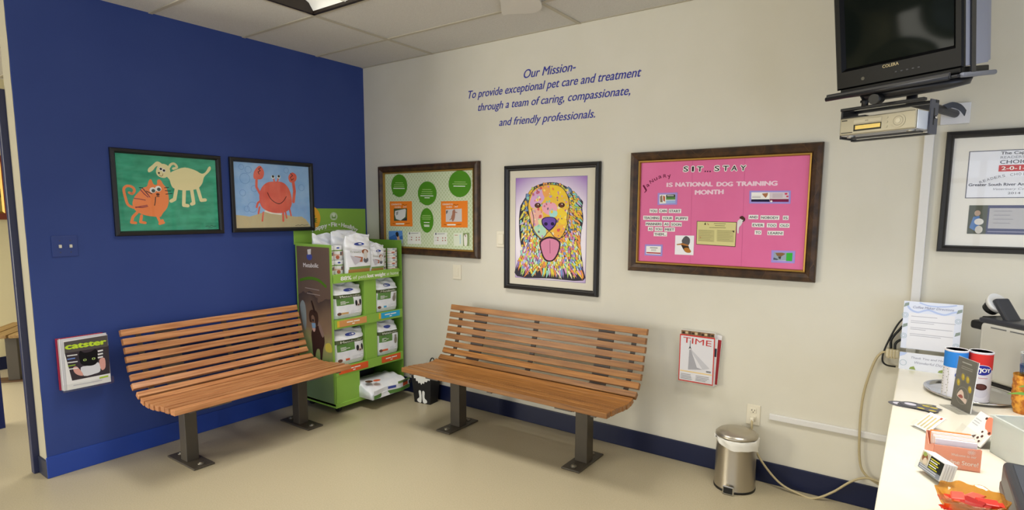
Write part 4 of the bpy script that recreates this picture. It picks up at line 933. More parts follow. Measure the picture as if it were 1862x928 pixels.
A_, B_ = sq(78, 182), sq(166, 188); sd.text('Metabolic', A_, B_, .034, .0008, flat('#d8d4d2'), .03)
for k, (x0, x1) in enumerate(((82, 170), (92, 175))): sd.stroke(sp_([(x0, 312+k*36), (x1, 326+k*34)]), .006, .0008, flat('#9a8e88'), False)
sd.warp = None
sd.build('dog_poster', ls)
# casters
for y, x in ((-.68, .42), (-.12, .42), (-.68, .10), (-.12, .10)):
    k = MB().cyl((y-.011, -x, .026), (y+.011, -x, .026), .026, M_black, n=20); k.build('caster', t)
    MB().box(y-.016, y+.016, -x-.02, -x+.016, .045, .056, M_black, .002).build('caster_fork', t)

# ------------------------------------------------------------------ bags and cans
M_bagw = add_noise(mat('glossy_white_bag', '#f0f1f5', .22, spec=.6), 14, '#e6e8f0', '#f6f6f8', bump=.5, bump_scale=16)
M_bagband = mat('olive_bag_band', '#4f5a3a', .25); M_baggreen = mat('green_bag_block', '#5f8a45', .25); M_baglogo = mat('blue_bag_logo', '#3a4a9c', .25)
def bag(name, label, loc, rotz, w_, h_, d_, kind, seed=0, group=None, tagcol='#c9a56e', topfold=.06):
    t = thing(name, label, 'pet food bag' if kind != 'treat' else 'treat pouch', loc, rotz, group)
    rn = random.Random(seed); NU, NV = 40, 48
    ph = [rn.uniform(0, 6.28) for _ in range(6)]
    def prof(v):      # depth factor along the height
        return max(.05, min(1, (1-v)/.30)**.6) * (min(1, .75+v*2))
    def width(v): return w_*(1-.06*max(0, (v-.72)/.28)-.03*math.sin(6*v+ph[0])*v)
    def surf(u, v, front=True):
        x = (u-.5)*width(v) + .008*math.sin(7*v+ph[1])*v
        dd = d_/2*prof(v)*(.35+.65*(1-abs(2*u-1)**6)**.5)
        wr = .004*math.sin(17*u+9*v+ph[2])*v + .004*math.sin(31*v+11*u*v+ph[3])*(v > .6)
        z = v*h_ - (.012*math.sin(9*u+ph[4]) if v > .97 else 0) - topfold*h_*.3*(u-.5)*(v**3)
        return (x, -(dd+wr) if front else dd, z)
    paint_f = {
        'dry': lambda u, v: M_bagband if .60 < v < .715 else M_baggreen if (.40 < v <= .60 and .05 < u < .62) else M_bagw,
        'treat': lambda u, v: flat('#b98a4c') if (v < .13 and .08 < u < .92) else flat('#7d9a58') if (.13 <= v < .19 and .1 < u < .95) else M_bagw,
        'plain': lambda u, v: M_bagw}[kind]
    mb = MB()
    rs2 = []
    for j in range(NV+1):
        v = j/NV
        rs2.append([surf(i/NU, v) for i in range(NU+1)] + [surf(1-i/NU, v, False) for i in range(1, NU)])
    mb.rings(rs2, M_bagw, True, True, True, True, paint=lambda j, i: paint_f((i+.5)/NU, (j+.5)/NV) if i < NU else M_bagw)
    b_ = mb.build('pouch', t)
    def wp(a, c_, b2):
        x, y, z = surf(a, b2); return (x, y-c_-.0015, z)
    if kind == 'plain': return t
    g = MB(); g.warp = wp
    if kind == 'dry':
        g.disc(.5, .83, .17, .045, .0005, M_baglogo); g.text("Hill's", (.42, .815), (.58, .815), .026, .002, wh, .02)
        g.text('Metabolic', (.16, .625), (.84, .625), .058, .001, flat('#d5d8c8'), .02)
        for k in range(3): g.rect(.14, .32+.12*(k == 1), .50-.035*k, .515-.035*k, .0025, wh)
        g.disc(.11, .155, .06, .045, .002, flat('#6b4a3a')); g.rect(.12, .42, .13, .185, .001, flat(tagcol))
        for k in range(4): g.rect(.5, .9-.08*(k % 2), .21-.03*k, .217-.03*k, .001, flat('#b9bcc6'))
        g.build('printed_front', b_)
        d2 = MB(); d2.warp = wp
        if seed % 2 == 0:
            d2.disc(.71, .42, .045, .085, .0015, flat('#26242a'), 16, .2); d2.disc(.86, .43, .045, .095, .0015, flat('#26242a'), 16, -.2); d2.disc(.785, .44, .035, .07, .0022, flat('#e3ddd8')); d2.disc(.79, .37, .055, .05, .002, flat('#b59a90')); d2.disc(.79, .36, .02, .02, .0028, flat('#26242a'))
        else:
            d2.disc(.78, .40, .075, .11, .0015, flat('#8a8276')); d2.disc(.78, .51, .055, .045, .002, flat('#9a9286')); d2.poly([(.73, .53), (.745, .575), (.77, .545)], .002, flat('#7d766c')); d2.poly([(.79, .545), (.82, .575), (.83, .53)], .002, flat('#7d766c'))
        d2.build('pet_picture', b_)
    else:
        g.disc(.52, .76, .19, .04, .001, M_baglogo); g.text('Treats', (.14, .55), (.55, .53), .05, .001, flat('#7d8060'), .0)
        g.poly([(.14, .48), (.55, .40), (.50, .30), (.30, .24)], .0008, flat('#c9c3cc')); g.poly([(.30, .46), (.62, .42), (.60, .30), (.44, .30)], .0006, flat('#b06a48'))
        g.disc(.72, .56, .12, .06, .001, flat('#9a5f40')); g.disc(.74, .48, .07, .12, .0013, flat('#d8cfc6')); g.disc(.74, .34, .10, .07, .001, flat('#6b6a70'))
        g.build('printed_front', b_)
    return t
G_ = 'white pet food bags on the display shelves'
HP = R(90)
bag('pet_food_bag', 'white dog food bag with tan tag on the upper left display shelf', (.408, -.578, .723), HP, .262, .258, .12, 'dry', 2, G_, '#c9a56e')
bag('pet_food_bag', 'white cat food bag with blue tag on the upper right display shelf', (.408, -.198, .723), HP, .228, .256, .12, 'dry', 3, G_, '#4aa0d0')
bag('pet_food_bag', 'white dog food bag with orange tag on the lower left display shelf', (.408, -.578, .362), HP, .275, .278, .12, 'dry', 4, G_, '#d9633c', .12)
bag('pet_food_bag', 'white cat food bag with orange tag on the lower right display shelf', (.408, -.193, .362), HP, .228, .276, .12, 'dry', 5, G_, '#d9633c')
bag('treat_pouch', 'tall white treat pouch standing front centre in the display top tray', (.446, -.482, 1.053), HP, .245, .302, .05, 'treat', 8, 'treat pouches in the top tray')
bag('treat_pouch', 'small white treat pouch right of the tall one in the top tray', (.434, -.286, 1.053), HP, .150, .218, .04, 'treat', 9, 'treat pouches in the top tray')
bag('treat_pouch', 'small white treat pouch just behind the front small one in the top tray', (.376, -.290, 1.053), HP, .135, .232, .036, 'treat', 12, 'treat pouches in the top tray')
bag('treat_pouch', 'plain white pouch top at the back left of the top tray', (.20, -.60, 1.053), HP+R(6), .24, .300, .05, 'plain', 10, 'treat pouches in the top tray')
bag('treat_pouch', 'plain white pouch behind the tall treat pouch in the top tray', (.28, -.47, 1.053), HP-R(5), .25, .312, .06, 'plain', 11, 'treat pouches in the top tray')
bag('treat_pouch', 'white pouch at back centre of the top tray, partly showing above', (.13, -.36, 1.053), HP, .24, .315, .05, 'plain', 14, 'treat pouches in the top tray')
M_canw = mat('can_label_white', '#e2e0de', .35)
def can(label, x, y, z, r_, h_, grp):
    cols = {0: M_canw, 1: flat('#7a9a4c'), 2: flat('#c98a74')}
    prof = [(r_*.93, 0), (r_, .003), (r_, h_*.12), (r_, h_*.30), (r_, h_*.42), (r_, h_*.62), (r_, h_*.70), (r_, h_-.003), (r_*.93, h_)]
    seq = [M_canw, M_canw, M_canw, flat('#d8b8a4'), M_canw, flat('#7a9a4c'), M_canw, M_canw]
    mb = MB(); mb.lathe(prof, M_chrome, n=24, paint=lambda j, i: seq[j])
    mb.warp = lambda a, c, b: ((r_+c)*math.cos(a), (r_+c)*math.sin(a), b)
    mb.disc(-.35, h_*.84, .28, h_*.06, .0006, M_baglogo); mb.rect(.05, .35, h_*.34, h_*.56, .0006, flat('#4c484c')); mb.disc(-.45, h_*.2, .35, h_*.13, .0006, flat('#b5654a')); mb.disc(.62, h_*.5, .2, h_*.1, .0006, flat('#c9806a'))
    o_ = mb.build('pet_food_can'); o_.location = (x, y, z); o_.rotation_euler = (0, 0, R(random.uniform(-12, 12)))
    tag(o_, label, 'can', grp)
hh = .110
for row, rn_ in ((0, 'lower'), (1, 'upper')):
    for k, (y, pos) in enumerate(((-.695, 'left'), (-.611, 'right'))):
        can(f'white pet food can, {pos} can of the {rn_} row, left of the tray', .375, y, 1.053+row*(hh+.001), .0405, hh, 'tall cans at the left of the top tray')
for row, rn_ in enumerate(('bottom', 'second up', 'third up', 'topmost')):
    for k, (x, y, pos) in enumerate(((.375, -.182, 'rear'), (.430, -.110, 'front'))):
        can(f'small flat can, {rn_} of the {pos} stack at the tray right side', x, y, 1.053+row*.045, .0405, .044, 'small cans at the right of the top tray')
# large bag lying out of the bottom compartment
t = thing('pet_food_bag', 'large white and green pet food bag lying half out of the bottom compartment', 'pet food bag', (.42, -.32, .086), 0, off=(.42, -.32, .086))
rings_ = []
NP = 40
rn = random.Random(4)
for j in range(15):
    s_ = j/14; x = .27+s_*.35
    tp = .115*math.sin(math.pi*min(1, .12+s_*.83))**.45*(1-.10*s_)
    if j == 14: tp *= .9
    ring_ = []
    for i in range(NP):
        a = 2*math.pi*i/NP; ca, sa = math.cos(a), math.sin(a)
        e1 = .28
        yy = math.copysign(abs(ca)**e1, ca)*.205; zz = math.copysign(abs(sa)**e1, sa)
        zt = .086+tp*(zz+1)/2*(1-.22*math.exp(-((yy-.01)/.05)**2)*(zz > 0)*s_) + .005*math.sin(9*yy*10+4*s_*5)*(zz > 0)
        if zz < 0: zt = .0865+ (.012 if s_ < .0 else 0)
        ring_.append((x+.012*math.sin(3*yy*8)*(j == 14), -.32+yy, zt))
    rings_.append(ring_)
def bigpaint(j, i):
    a = 2*math.pi*(i+.5)/NP
    return M_bagw
mb = MB(); mb.rings(rings_, M_bagw, True, True, True, True, bigpaint); bb = mb.build('bag_body', t)
# front end panel of the bag: facing +X ; green bands
g = MB()
def fx(y, z, off=.004): return (.628+off+.012*math.sin(24*(y+.32)), y, z)
for z0, z1, m_ in ((.092, .122, M_baggreen), (.122, .158, M_bagw), (.158, .178, flat('#7d9a58'))):
    n = 16; ys = [-.52+.40*k/n for k in range(n+1)]
    for k in range(n):
        ya, yb = ys[k], ys[k+1]
        if m_ is not M_bagw and z0 > .15 and k < 10: continue
        g.face([fx(ya, z0), fx(yb, z0), fx(yb, z1), fx(ya, z1)], m_)
for (y0, y1, z0, z1, cl) in ((-.36, -.29, .135, .155, '#4552a0'), (-.215, -.145, .126, .158, '#c9562f'), (-.215, -.145, .150, .170, '#4a5a4a'), (-.135, -.105, .126, .155, '#2a282c')):
    g.face([fx(y0, z0, .006), fx(y1, z0, .006), fx(y1, z1, .006), fx(y0, z1, .006)], flat(cl))
g.build('printed_end', bb)
g = MB()
for (x0, x1, y0, y1, cl) in ((.50, .56, -.50, -.44, '#5a3a22'), (.53, .58, -.445, -.38, '#d9633c')):
    n_ = 12; g.face([((x0+x1)/2+(x1-x0)/2*math.cos(2*math.pi*k/n_), (y0+y1)/2+(y1-y0)/2*math.sin(2*math.pi*k/n_), .206) for k in range(n_)], flat(cl))
g.build('printed_top', bb)
t = bag('pet_food_bag', 'dark grey bag deep inside the bottom compartment behind the large white bag', (.15, -.30, .086), HP, .36, .20, .12, 'plain', 21)
for ch in t.children:
    ch.data.materials.clear(); ch.data.materials.append(mat('dark_bag_film', '#3a3d42', .3))

# ================================================================== bucket, bin
t = thing('treat_bucket', 'black and white painted square bucket on the floor under the bench end', 'bucket', (.80, -.115, 0), R(6))
mb = MB(); w0, w1, d0, d1, hb = .078, .100, .05, .065, .25
outer = lambda z: (w0+(w1-w0)*z/hb, d0+(d1-d0)*z/hb)
rs2 = []
for z in (0, .08, .16, hb): a, b = outer(z); rs2.append([(-a, -b, z), (a, -b, z), (a, b, z), (-a, b, z)])
for z in (hb, .02): a, b = outer(z); a -= .005; b -= .005; rs2.append([(-a, -b, z), (a, -b, z), (a, b, z), (-a, b, z)])
mb.rings(rs2, mat('matte_black_paint', '#1b1a1b', .6), True, True, True, False); bk = mb.build('body', t)
p = MB()
def bw(a, c, b): aa, dd = outer(b); return (a, -dd-c, b)
p.warp = bw
p.poly([(-.098, .245), (-.075, .235), (-.07, .20), (-.055, .205), (-.05, .180), (-.035, .185), (-.028, .165), (-.01, .172), (0, .155), (.012, .172), (.028, .168), (.036, .188), (.055, .185), (.07, .205), (.085, .20), (.099, .23), (.100, .249), (-.099, .249)], .001, wh)
for sx in (-1, 1):
    p.poly(smooth_closed([(sx*.006, .10), (sx*.030, .10), (sx*.026, .05), (sx*.048, .03), (sx*.044, .010), (sx*.008, .010)]), .001, wh)
p.build('painted_pattern', bk)
MB().tube([(.03+.030*math.cos(R(a)), .05, .27+.085*math.sin(R(a))) for a in range(0, 181, 15)], .005, M_black).build('handle', t)
MB().box(-.02, .085, .035, .06, .22, .30, M_black, .006).build('handle_mount', t)
t = thing('pedal_bin', 'round stainless steel pedal bin with white liner on the floor below the outlet', 'trash bin', (3.225, -.155, 0))
MB().lathe([(.108, .0), (.110, .012), (.109, .016), (.106, .25), (.104, .285)], M_brushed, n=40, cap1=False).build('body', t)
MB().lathe([(.1105, .0), (.1115, .010), (.1095, .014)], M_black, n=40).build('foot_ring', t)
rn = random.Random(9)
lp = []
for z, r_ in ((.286, .100), (.300, .112), (.294, .116), (.27, .116), (.245, .115)):
    ring_ = []
    for k in range(40):
        a = 2*math.pi*k/40; drop = (-.022*math.sin(a*1+.9)-.010*math.sin(3*a)) if z < .28 else 0
        ring_.append(((r_+.004*math.sin(9*a+z*60))*math.cos(a), (r_+.004*math.sin(9*a+z*60))*math.sin(a), z+drop))
    lp.append(ring_)
MB().rings(lp, mat('white_bin_liner', '#e3e0d6', .45), True, False, False).build('liner', t)
t_l = MB().lathe([(.110, .300), (.113, .304), (.112, .312), (.095, .326), (.055, .336), (.0, .339)], M_brushed, n=40, cap1=False).build('lid', t)
pd = MB().box(-.030, .030, -.128, -.098, .006, .016, M_chrome, .003); pd.box(-.030, .030, -.134, -.127, .003, .050, M_chrome, .003).build('pedal', t)
MB().box(-.024, .024, -.1365, -.133, .009, .043, M_black, .001).build('pedal_pad', t)

# ================================================================== counter
ZC = .80
M_lam = add_noise(mat('white_laminate', '#e3ddca', .22, spec=.5), 5, '#e0d9c5', '#e6e0cf')
t = thing('counter', 'cream white laminate counter running from the wall toward the viewer', 'counter', (4.35, -1.2, 0), off=(4.35, -1.2, 0))
MB().box(3.946, 4.80, -2.35, -.002, ZC-.035, ZC, M_lam, .004).build('worktop', t)
MB().box(3.985, 4.78, -2.32, -.025, .09, ZC-.035, M_lam, .003).build('cabinet', t)
MB().box(4.03, 4.76, -2.28, -.03, 0, .09, M_navy).build('toe_kick', t)
# coffee directions sign
t = thing('counter_sign', 'coffee maker directions sheet with blue border standing at the counter end by the wall', 'sign', (4.05, -.06, ZC), off=(4.05, 0, ZC))
p = MB(); a0, a1 = 3.945, 4.168
p.box(a0, a1, -.062, -.058, .895, 1.122, M_white)
bl_ = flat('#b7c6e8'); sage = flat('#8f9c94')
cs = .0625
p.rect(a0, a1, .895, 1.122, cs, flat('#dde2ef')); p.rect(a0+.022, a1-.026, .897, 1.068, cs+.0004, flat('#e6e6ea'))
p.text('Coffee Maker Directions', (a0+.036, 1.090), (a1-.032, 1.090), .012, cs+.0008, flat('#8a8ca4'), 0, .25)
p.stroke(smooth_open([(a0+.01, 1.115), (a0+.025, 1.085), (a0+.055, 1.072), (a0+.08, 1.082), (a0+.10, 1.086), (a0+.13, 1.075), (a0+.16, 1.070), (a0+.19, 1.084), (a1-.006, 1.09)], 4), .008, cs+.0006, bl_, False)
p.stroke(smooth_open([(a0+.06, 1.118), (a0+.10, 1.106), (a0+.16, 1.108), (a0+.20, 1.118)], 4), .006, cs+.0004, bl_, False)
for x, z, r_ in ((a0+.008, 1.055, .012), (a0+.008, .955, .012), (a1-.013, 1.045, .011), (a1-.013, .93, .011)):
    for rr in (r_, r_*.55): p.ring(x, z, rr, .002, cs+.0007, flat('#a9bcc6'))
for x, z in ((a0+.01, 1.105), (a0+.010, 1.005), (a1-.012, 1.09), (a1-.012, .985)): p.poly([(x-.010, z-.012), (x+.010, z-.002), (x+.010, z+.012), (x-.006, z+.006)], cs+.0009, sage)
for z, x1 in ((1.052, .10), (1.030, .17), (1.022, .09), (.998, .16), (.990, .06), (.968, .165), (.960, .12)): p.rect(a0+.032, a0+.032+x1, z-.0012, z+.0012, cs+.0008, flat('#b0b0ba'))
k = p.build('directions_sheet', t)
p = MB(); p.box(a0, a1-.004, -.098, -.094, ZC, .882, M_white); p.rect(a0, a1-.004, ZC, .882, .0985, flat('#dfe2ea'))
p.text('Thank You and Have a', (a0+.045, .856), (a1-.03, .856), .010, .099, flat('#9496a8'), 0, .25); p.text('Wonderful Day!', (a0+.06, .833), (a1-.05, .833), .012, .099, flat('#9496a8'), 0, .25)
p.ring(a0+.016, .832, .013, .002, .099, flat('#a9bcc6')); p.poly([(a0, .86), (a0+.02, .87), (a0+.03, .882), (a0, .882)], .099, bl_)
for x in (a0+.055, a0+.165): p.poly([(x-.014, ZC+.004), (x+.012, ZC+.003), (x+.004, ZC+.020), (x-.010, ZC+.014)], .099, flat('#8fa05a'))
p.build('thank_you_sheet', t)
MB().box(a0, a1, -.0575, -.054, ZC, 1.122, M_acryl).box(a0, a1, -.094, -.054, ZC, ZC+.003, M_acryl).box(a0, a1-.004, -.094, -.0620, .884, .888, M_acryl).build('acrylic_stand', t)
# coffee maker
yawm = math.atan2(-.104, .096)
t = thing('coffee_maker', 'silver and black single-cup coffee maker with its lid raised at the right end', 'coffee maker', (4.224, -.200, ZC), yawm)
M_silver = mat('satin_silver_plastic', '#c6c4ba', .35, metal=.15)
MB().box(0, .30, .0, .15, .012, .268, M_silver, .022, 4).build('body', t)
MB().box(.0, .30, .003, .147, 0, .014, M_black, .002).build('base', t)
MB().box(-.01, .30, .004, .146, .262, .285, mat('dark_grey_plastic', '#34363c', .35), .008).build('top_cover', t)
MB().box(-.075, .03, .03, .12, .222, .262, M_black, .012).build('brew_head', t)
MB().box(-.055, .14, .02, .13, .272, .284, M_black, .005, 2, Matrix.Translation((0, 0, .0)) @ Matrix.Rotation(R(9), 4, 'Y')).build('pod_tray', t)
MB().cyl((-.028, .07, .10), (-.028, .07, .225), .006, M_chrome, n=12).cyl((-.012, .07, .012), (-.012, .07, .224), .010, M_black, n=14).build('spout', t)
Ml = Matrix.Translation((.070, .075, .275)) @ Matrix.Rotation(R(-38), 4, 'Y')
ld = MB().cyl((.0, 0, .095), (-.022, 0, .095), .046, mat('white_lid_shell', '#dcdcda', .3), r1=.042, n=32).build('raised_lid', t, Ml)
MB().cyl((-.022, 0, .095), (-.055, 0, .090), .034, M_black, r1=.030, n=28).build('lid_plug', ld, Ml)
MB().box(.0, .024, -.034, .034, -.01, .105, mat('dark_grey_plastic', '#34363c', .35), .008, 2, Ml).build('hinge', ld)
p = MB(); p.lines(.055, .125, .252, .005, .02, 1, .0006, flat('#6a6a6a')); p.lines(.14, .22, .252, .005, .02, 1, .0006, flat('#6a6a6a')); p.build('print', t)
# tray and canisters
t = thing('serving_tray', 'oval polished silver tray under the creamer canisters', 'tray', (4.195, -.475, ZC), R(20))
prof = [(.0, .003), (.85, .003), (.90, .006), (.98, .014), (1.0, .015), (1.0, .012), (.93, .004), (.88, 0), (0, 0)]
rs2 = [[(.150*max(r_, .001)*math.cos(2*math.pi*k/48), .165*max(r_, .001)*math.sin(2*math.pi*k/48), z) for k in range(48)] for r_, z in prof]
MB().rings(rs2, M_chrome, True, False, False).build('dish', t)
MB().rings([[(.150*r_*math.cos(2*math.pi*k/48), .165*r_*math.sin(2*math.pi*k/48), z) for k in range(48)] for r_, z in ((.985, .0148), (1.01, .0165), (1.015, .0135), (.99, .012))], M_chrome, True, False, False).build('rim', t)
def canister(label, x, y, topcol, rot, logo):
    t = thing('creamer_canister', label, 'canister', (x, y, ZC+.0035), rot, 'coffee canisters on the tray')
    r_, h_ = .0385, .196
    b_ = MB(); b_.lathe([(r_*.985, 0), (r_, .002), (r_, .128), (r_, h_-.006), (r_, h_)], M_chrome, n=40, paint=lambda j, i: flat(topcol) if j == 2 else mat('canister_white', '#dedce2', .35))
    b_ = b_.build('body', t)
    MB().lathe([(r_+.0005, h_-.004), (r_+.001, h_-.002), (r_+.001, h_+.001), (r_-.001, h_+.002), (r_-.003, h_), (0, h_)], mat('canister_lid_white', '#e6e4e8', .3), n=40, cap1=False).build('lid', t)
    g = MB(); g.warp = lambda a, c, b: ((r_+c)*math.sin(a/r_), -(r_+c)*math.cos(a/r_), b)
    if logo:
        g.disc(.0, .128, .034, .021, .0006, flat('#d8d6e4')); g.disc(.0, .128, .032, .019, .0009, flat('#2a2f8f')); g.text("N'JOY", (-.026, .121), (.026, .121), .016, .0014, wh, .04)
        g.text('creamer', (-.02, .095), (.02, .095), .006, .0009, flat('#c05a5a')); g.disc(.0, .062, .020, .013, .0009, flat('#4a2a28')); g.disc(0, .063, .014, .008, .0012, flat('#5f3a34')); g.disc(0, .040, .024, .022, .0006, flat('#cfcdd6'))
        g.rect(-.035, .035, .008, .012, .0009, flat('#b08a90'))
    else:
        for k in range(10): g.rect(-.034, -.012+.003*(k % 3), .118-k*.0108, .1215-k*.0108, .0009, flat('#8a8a80'))
        g.rect(-.036, -.008, .006, .128, .0005, flat('#cfccbc')); g.disc(.03, .100, .018, .014, .0009, flat('#2a50b0'))
    g.build('label', b_)
canister('blue-topped white sugar canister behind the grey paw card', 4.138, -.566, '#2f7fd0', R(-20), False)
canister('red-topped white creamer canister with blue oval logo on the silver tray', 4.216, -.548, '#d0342f', R(8), True)
# grey paw card in an acrylic holder
t = thing('paw_card', 'upright grey card with yellow paw print in a clear holder in front of the canisters', 'card', (4.158, -.722, ZC), math.atan2(-.091, .053))
M = Matrix.Rotation(R(-4), 4, 'X')
p = MB(); p.box(-.054, .054, -.0015, .0015, .004, .195, M_white); k_ = p
gry = flat('#6e6b62'); p.rect(-.054, .054, .004, .195, .002, gry); yl = flat('#b9a13c')
p.lines(-.03, .022, .180, .004, .006, 1, .0025, flat('#b5b2a8')); p.lines(-.03, .03, .164, .003, .007, 2, .0025, flat('#98958b'))
for x, z in ((-.032, .098), (-.012, .124), (.014, .120), (.033, .088)):
    p.ring(x, z, .014, .0016, .0025, flat('#8c897e')); p.disc(x, z, .009, .013, .0027, yl, 10, R(20)); p.disc(x+.002, z+.003, .004, .007, .003, flat('#d0bd5a'), 8)
p.ring(.0, .055, .032, .002, .0025, flat('#8c897e')); p.poly(smooth_closed([(-.028, .05), (-.012, .075), (.004, .068), (.012, .05), (.026, .048), (.024, .03), (.006, .036), (-.012, .042)]), .0028, flat('#d8c3b4')); p.poly(smooth_closed([(-.022, .048), (-.006, .058), (.006, .05), (-.004, .044)]), .0031, flat('#9a5a52'))
p.build('card', t, M)
MB().box(-.058, .058, -.045, .045, 0, .003, M_acryl).box(-.058, .058, .0035, .006, .003, .20, M_acryl).build('holder', t)
# paw shaped cut-outs lying on the counter
for k, (x, y, rz, lb) in enumerate(((4.00, -.785, R(-10), 'grey paw-shaped cut-out lying left of the tray, lowest of the pile'), (4.03, -.775, R(12), 'grey paw-shaped cut-out lying on the pile left of the tray, middle one'), (4.035, -.79, R(-20), 'grey paw-shaped cut-out with yellow toes on top of the pile left of the tray'))):
    o_ = MB(); z0 = .0005+k*.0022
    def pz(pts, za, m_): o_.rings([[(px, py, z) for px, py in pts] for z in (za, za+.0016)], m_, True, True, True, False)
    pz(smooth_closed([(-.07, -.005), (-.045, -.032), (-.01, -.035), (.02, -.03), (.05, -.035), (.062, -.01), (.055, .01), (.06, .03), (.03, .036), (.0, .03), (-.03, .036), (-.055, .025)]), 0, flat('#5d5c60'))
    for px, py in ((.035, .022), (.045, -.018), (.010, .022), (.008, -.02)): o_.face([(px+.013*math.cos(2*math.pi*i/12), py+.008*math.sin(2*math.pi*i/12), .0019) for i in range(12)], flat('#c2b04a' if k == 2 else '#8f8a60'))
    o_.face([(-.035+.02*math.cos(2*math.pi*i/14), .0+.016*math.sin(2*math.pi*i/14), .0019) for i in range(14)], flat('#c9c6d0'))
    ob = o_.build('paw_cutout'); ob.location = (x, y, ZC+z0); ob.rotation_euler = (0, 0, rz); tag(ob, lb, 'paper cut-out', 'paw cut-outs left of the tray')
# small clear holder with a striped card
t = thing('card_holder', 'clear little holder with a striped cream card left of the pink brochure box', 'card holder', (4.035, -1.055, ZC), R(-50))
Mt = Matrix.Rotation(R(-52), 4, 'X')
p = MB().box(-.033, .033, .0, .002, .004, .078, M_white)
for k in range(4): p.rect(-.026+k*.014, -.020+k*.014, .012, .066, .0006, flat('#c9b98a'))
p.rect(.018, .026, .066, .074, .0009, flat('#b5523a')); p.build('card', t, Mt)
MB().box(-.036, .036, .003, .005, .0, .080, M_acryl).box(-.036, .036, -.012, -.0095, .0, .025, M_acryl).build('holder', t, Mt)
MB().box(-.036, .036, -.01, .055, 0, .003, M_acryl).build('foot', t)
# pink brochure box with leaflets
t = thing('brochure_box', 'salmon pink brochure box reading Online Store on the counter', 'brochure box', (4.112, -1.325, ZC), R(12))
M_salm = mat('salmon_card', '#ec9d82', .6)
p = MB(); wv, dv_, hf, hb_ = .056, .05, .066, .075
p.box(-wv, wv, -dv_, -dv_+.002, 0, hf, M_salm); p.box(-wv, wv, dv_-.002, dv_, 0, hb_, M_salm); p.box(-wv, wv, -dv_, dv_, 0, .002, M_salm)
for sx in (-1, 1):
    x0, x1 = (-wv, -wv+.002) if sx < 0 else (wv-.002, wv)
    p.rings([[(x, -dv_, 0), (x, dv_, 0), (x, dv_, hb_), (x, .01, .045), (x, -dv_+.01, hf)] for x in (x0, x1)], M_salm, True, True, True, False)
p = p.build('box', t)
g = MB(); g.text('Welcome to our', (-.015, .040), (.044, .040), .008, dv_+.0006, flat('#f3d8cc'), .02); g.text('Online Store!', (-.036, .016), (.050, .016), .013, dv_+.0006, flat('#f5e2d8'), .02)
for k in range(6): a = k*math.pi/6; g.stroke([(.032-.010*math.cos(a), .056-.008*math.sin(a)), (.032+.010*math.cos(a), .056+.008*math.sin(a))], .0016, dv_+.0006, flat('#f0cabc'), False)
g.build('lettering', p)
for k in range(6):
    c_ = flat(('#e9e4ea', '#f0cfc2', '#eadfe0', '#f0c6b6', '#efdcd4', '#ef8a4a')[k]); y = -.036+k*.011
    ob = MB().box(-.050, .050, y, y+.009, .003, .076+.002*k, c_, .001, 1, Matrix.Rotation(R(-4), 4, 'X'))
    ob = ob.build('brochure'); ob.location = (4.112, -1.325, ZC); ob.rotation_euler = (0, 0, R(12))
    tag(ob, ('white leaflet at the front of the salmon brochure box', 'cream leaflet second from the front of the salmon box', 'white leaflet third from the front of the salmon box', 'pale pink leaflet fourth from the front of the salmon box', 'bluish white leaflet fifth from the front of the salmon box', 'orange leaflet at the back of the salmon brochure box')[k], 'leaflet', 'leaflets in the salmon box')
# leaflet holder with pink and dog picture
t = thing('leaflet_holder', 'clear slanted holder with white and coral dog leaflet beside the frosted bin', 'leaflet holder', (4.166, -1.085, ZC), math.atan2(-.134, .05))
Mt = Matrix.Rotation(R(-32), 4, 'X')
p = MB().box(-.062, .062, 0, .003, .004, .100, flat('#eeeae4'))
p.poly(smooth_closed([(-.005, .098), (.03, .098), (.058, .075), (.056, .05), (.02, .06), (-.002, .08)]), .0006, flat('#e08468')); p.poly(smooth_closed([(.012, .055), (.03, .06), (.045, .05), (.042, .015), (.02, .008), (.01, .03)]), .0009, flat('#efe9df'))
for x, z, r_ in ((.02, .048, .005), (.034, .036, .006), (.022, .025, .006), (.038, .018, .005), (.016, .012, .004), (.05, .056, .006), (-.01, .09, .006)): p.disc(x, z, r_, r_*.8, .0012, flat('#54362c'), 10)
p.poly([(-.01, .02), (.006, .03), (.004, .008), (-.008, .006)], .0009, flat('#6a5a50')); p.lines(-.055, -.02, .075, .003, .009, 3, .0006, flat('#b9bcc0'))
p.build('leaflet', t, Mt)
MB().box(-.066, .066, .004, .006, 0, .104, M_acryl).box(-.066, .066, -.016, -.014, 0, .035, M_acryl).build('holder', t, Mt)
MB().box(-.066, .066, -.014, .07, 0, .003, M_acryl).build('foot', t)
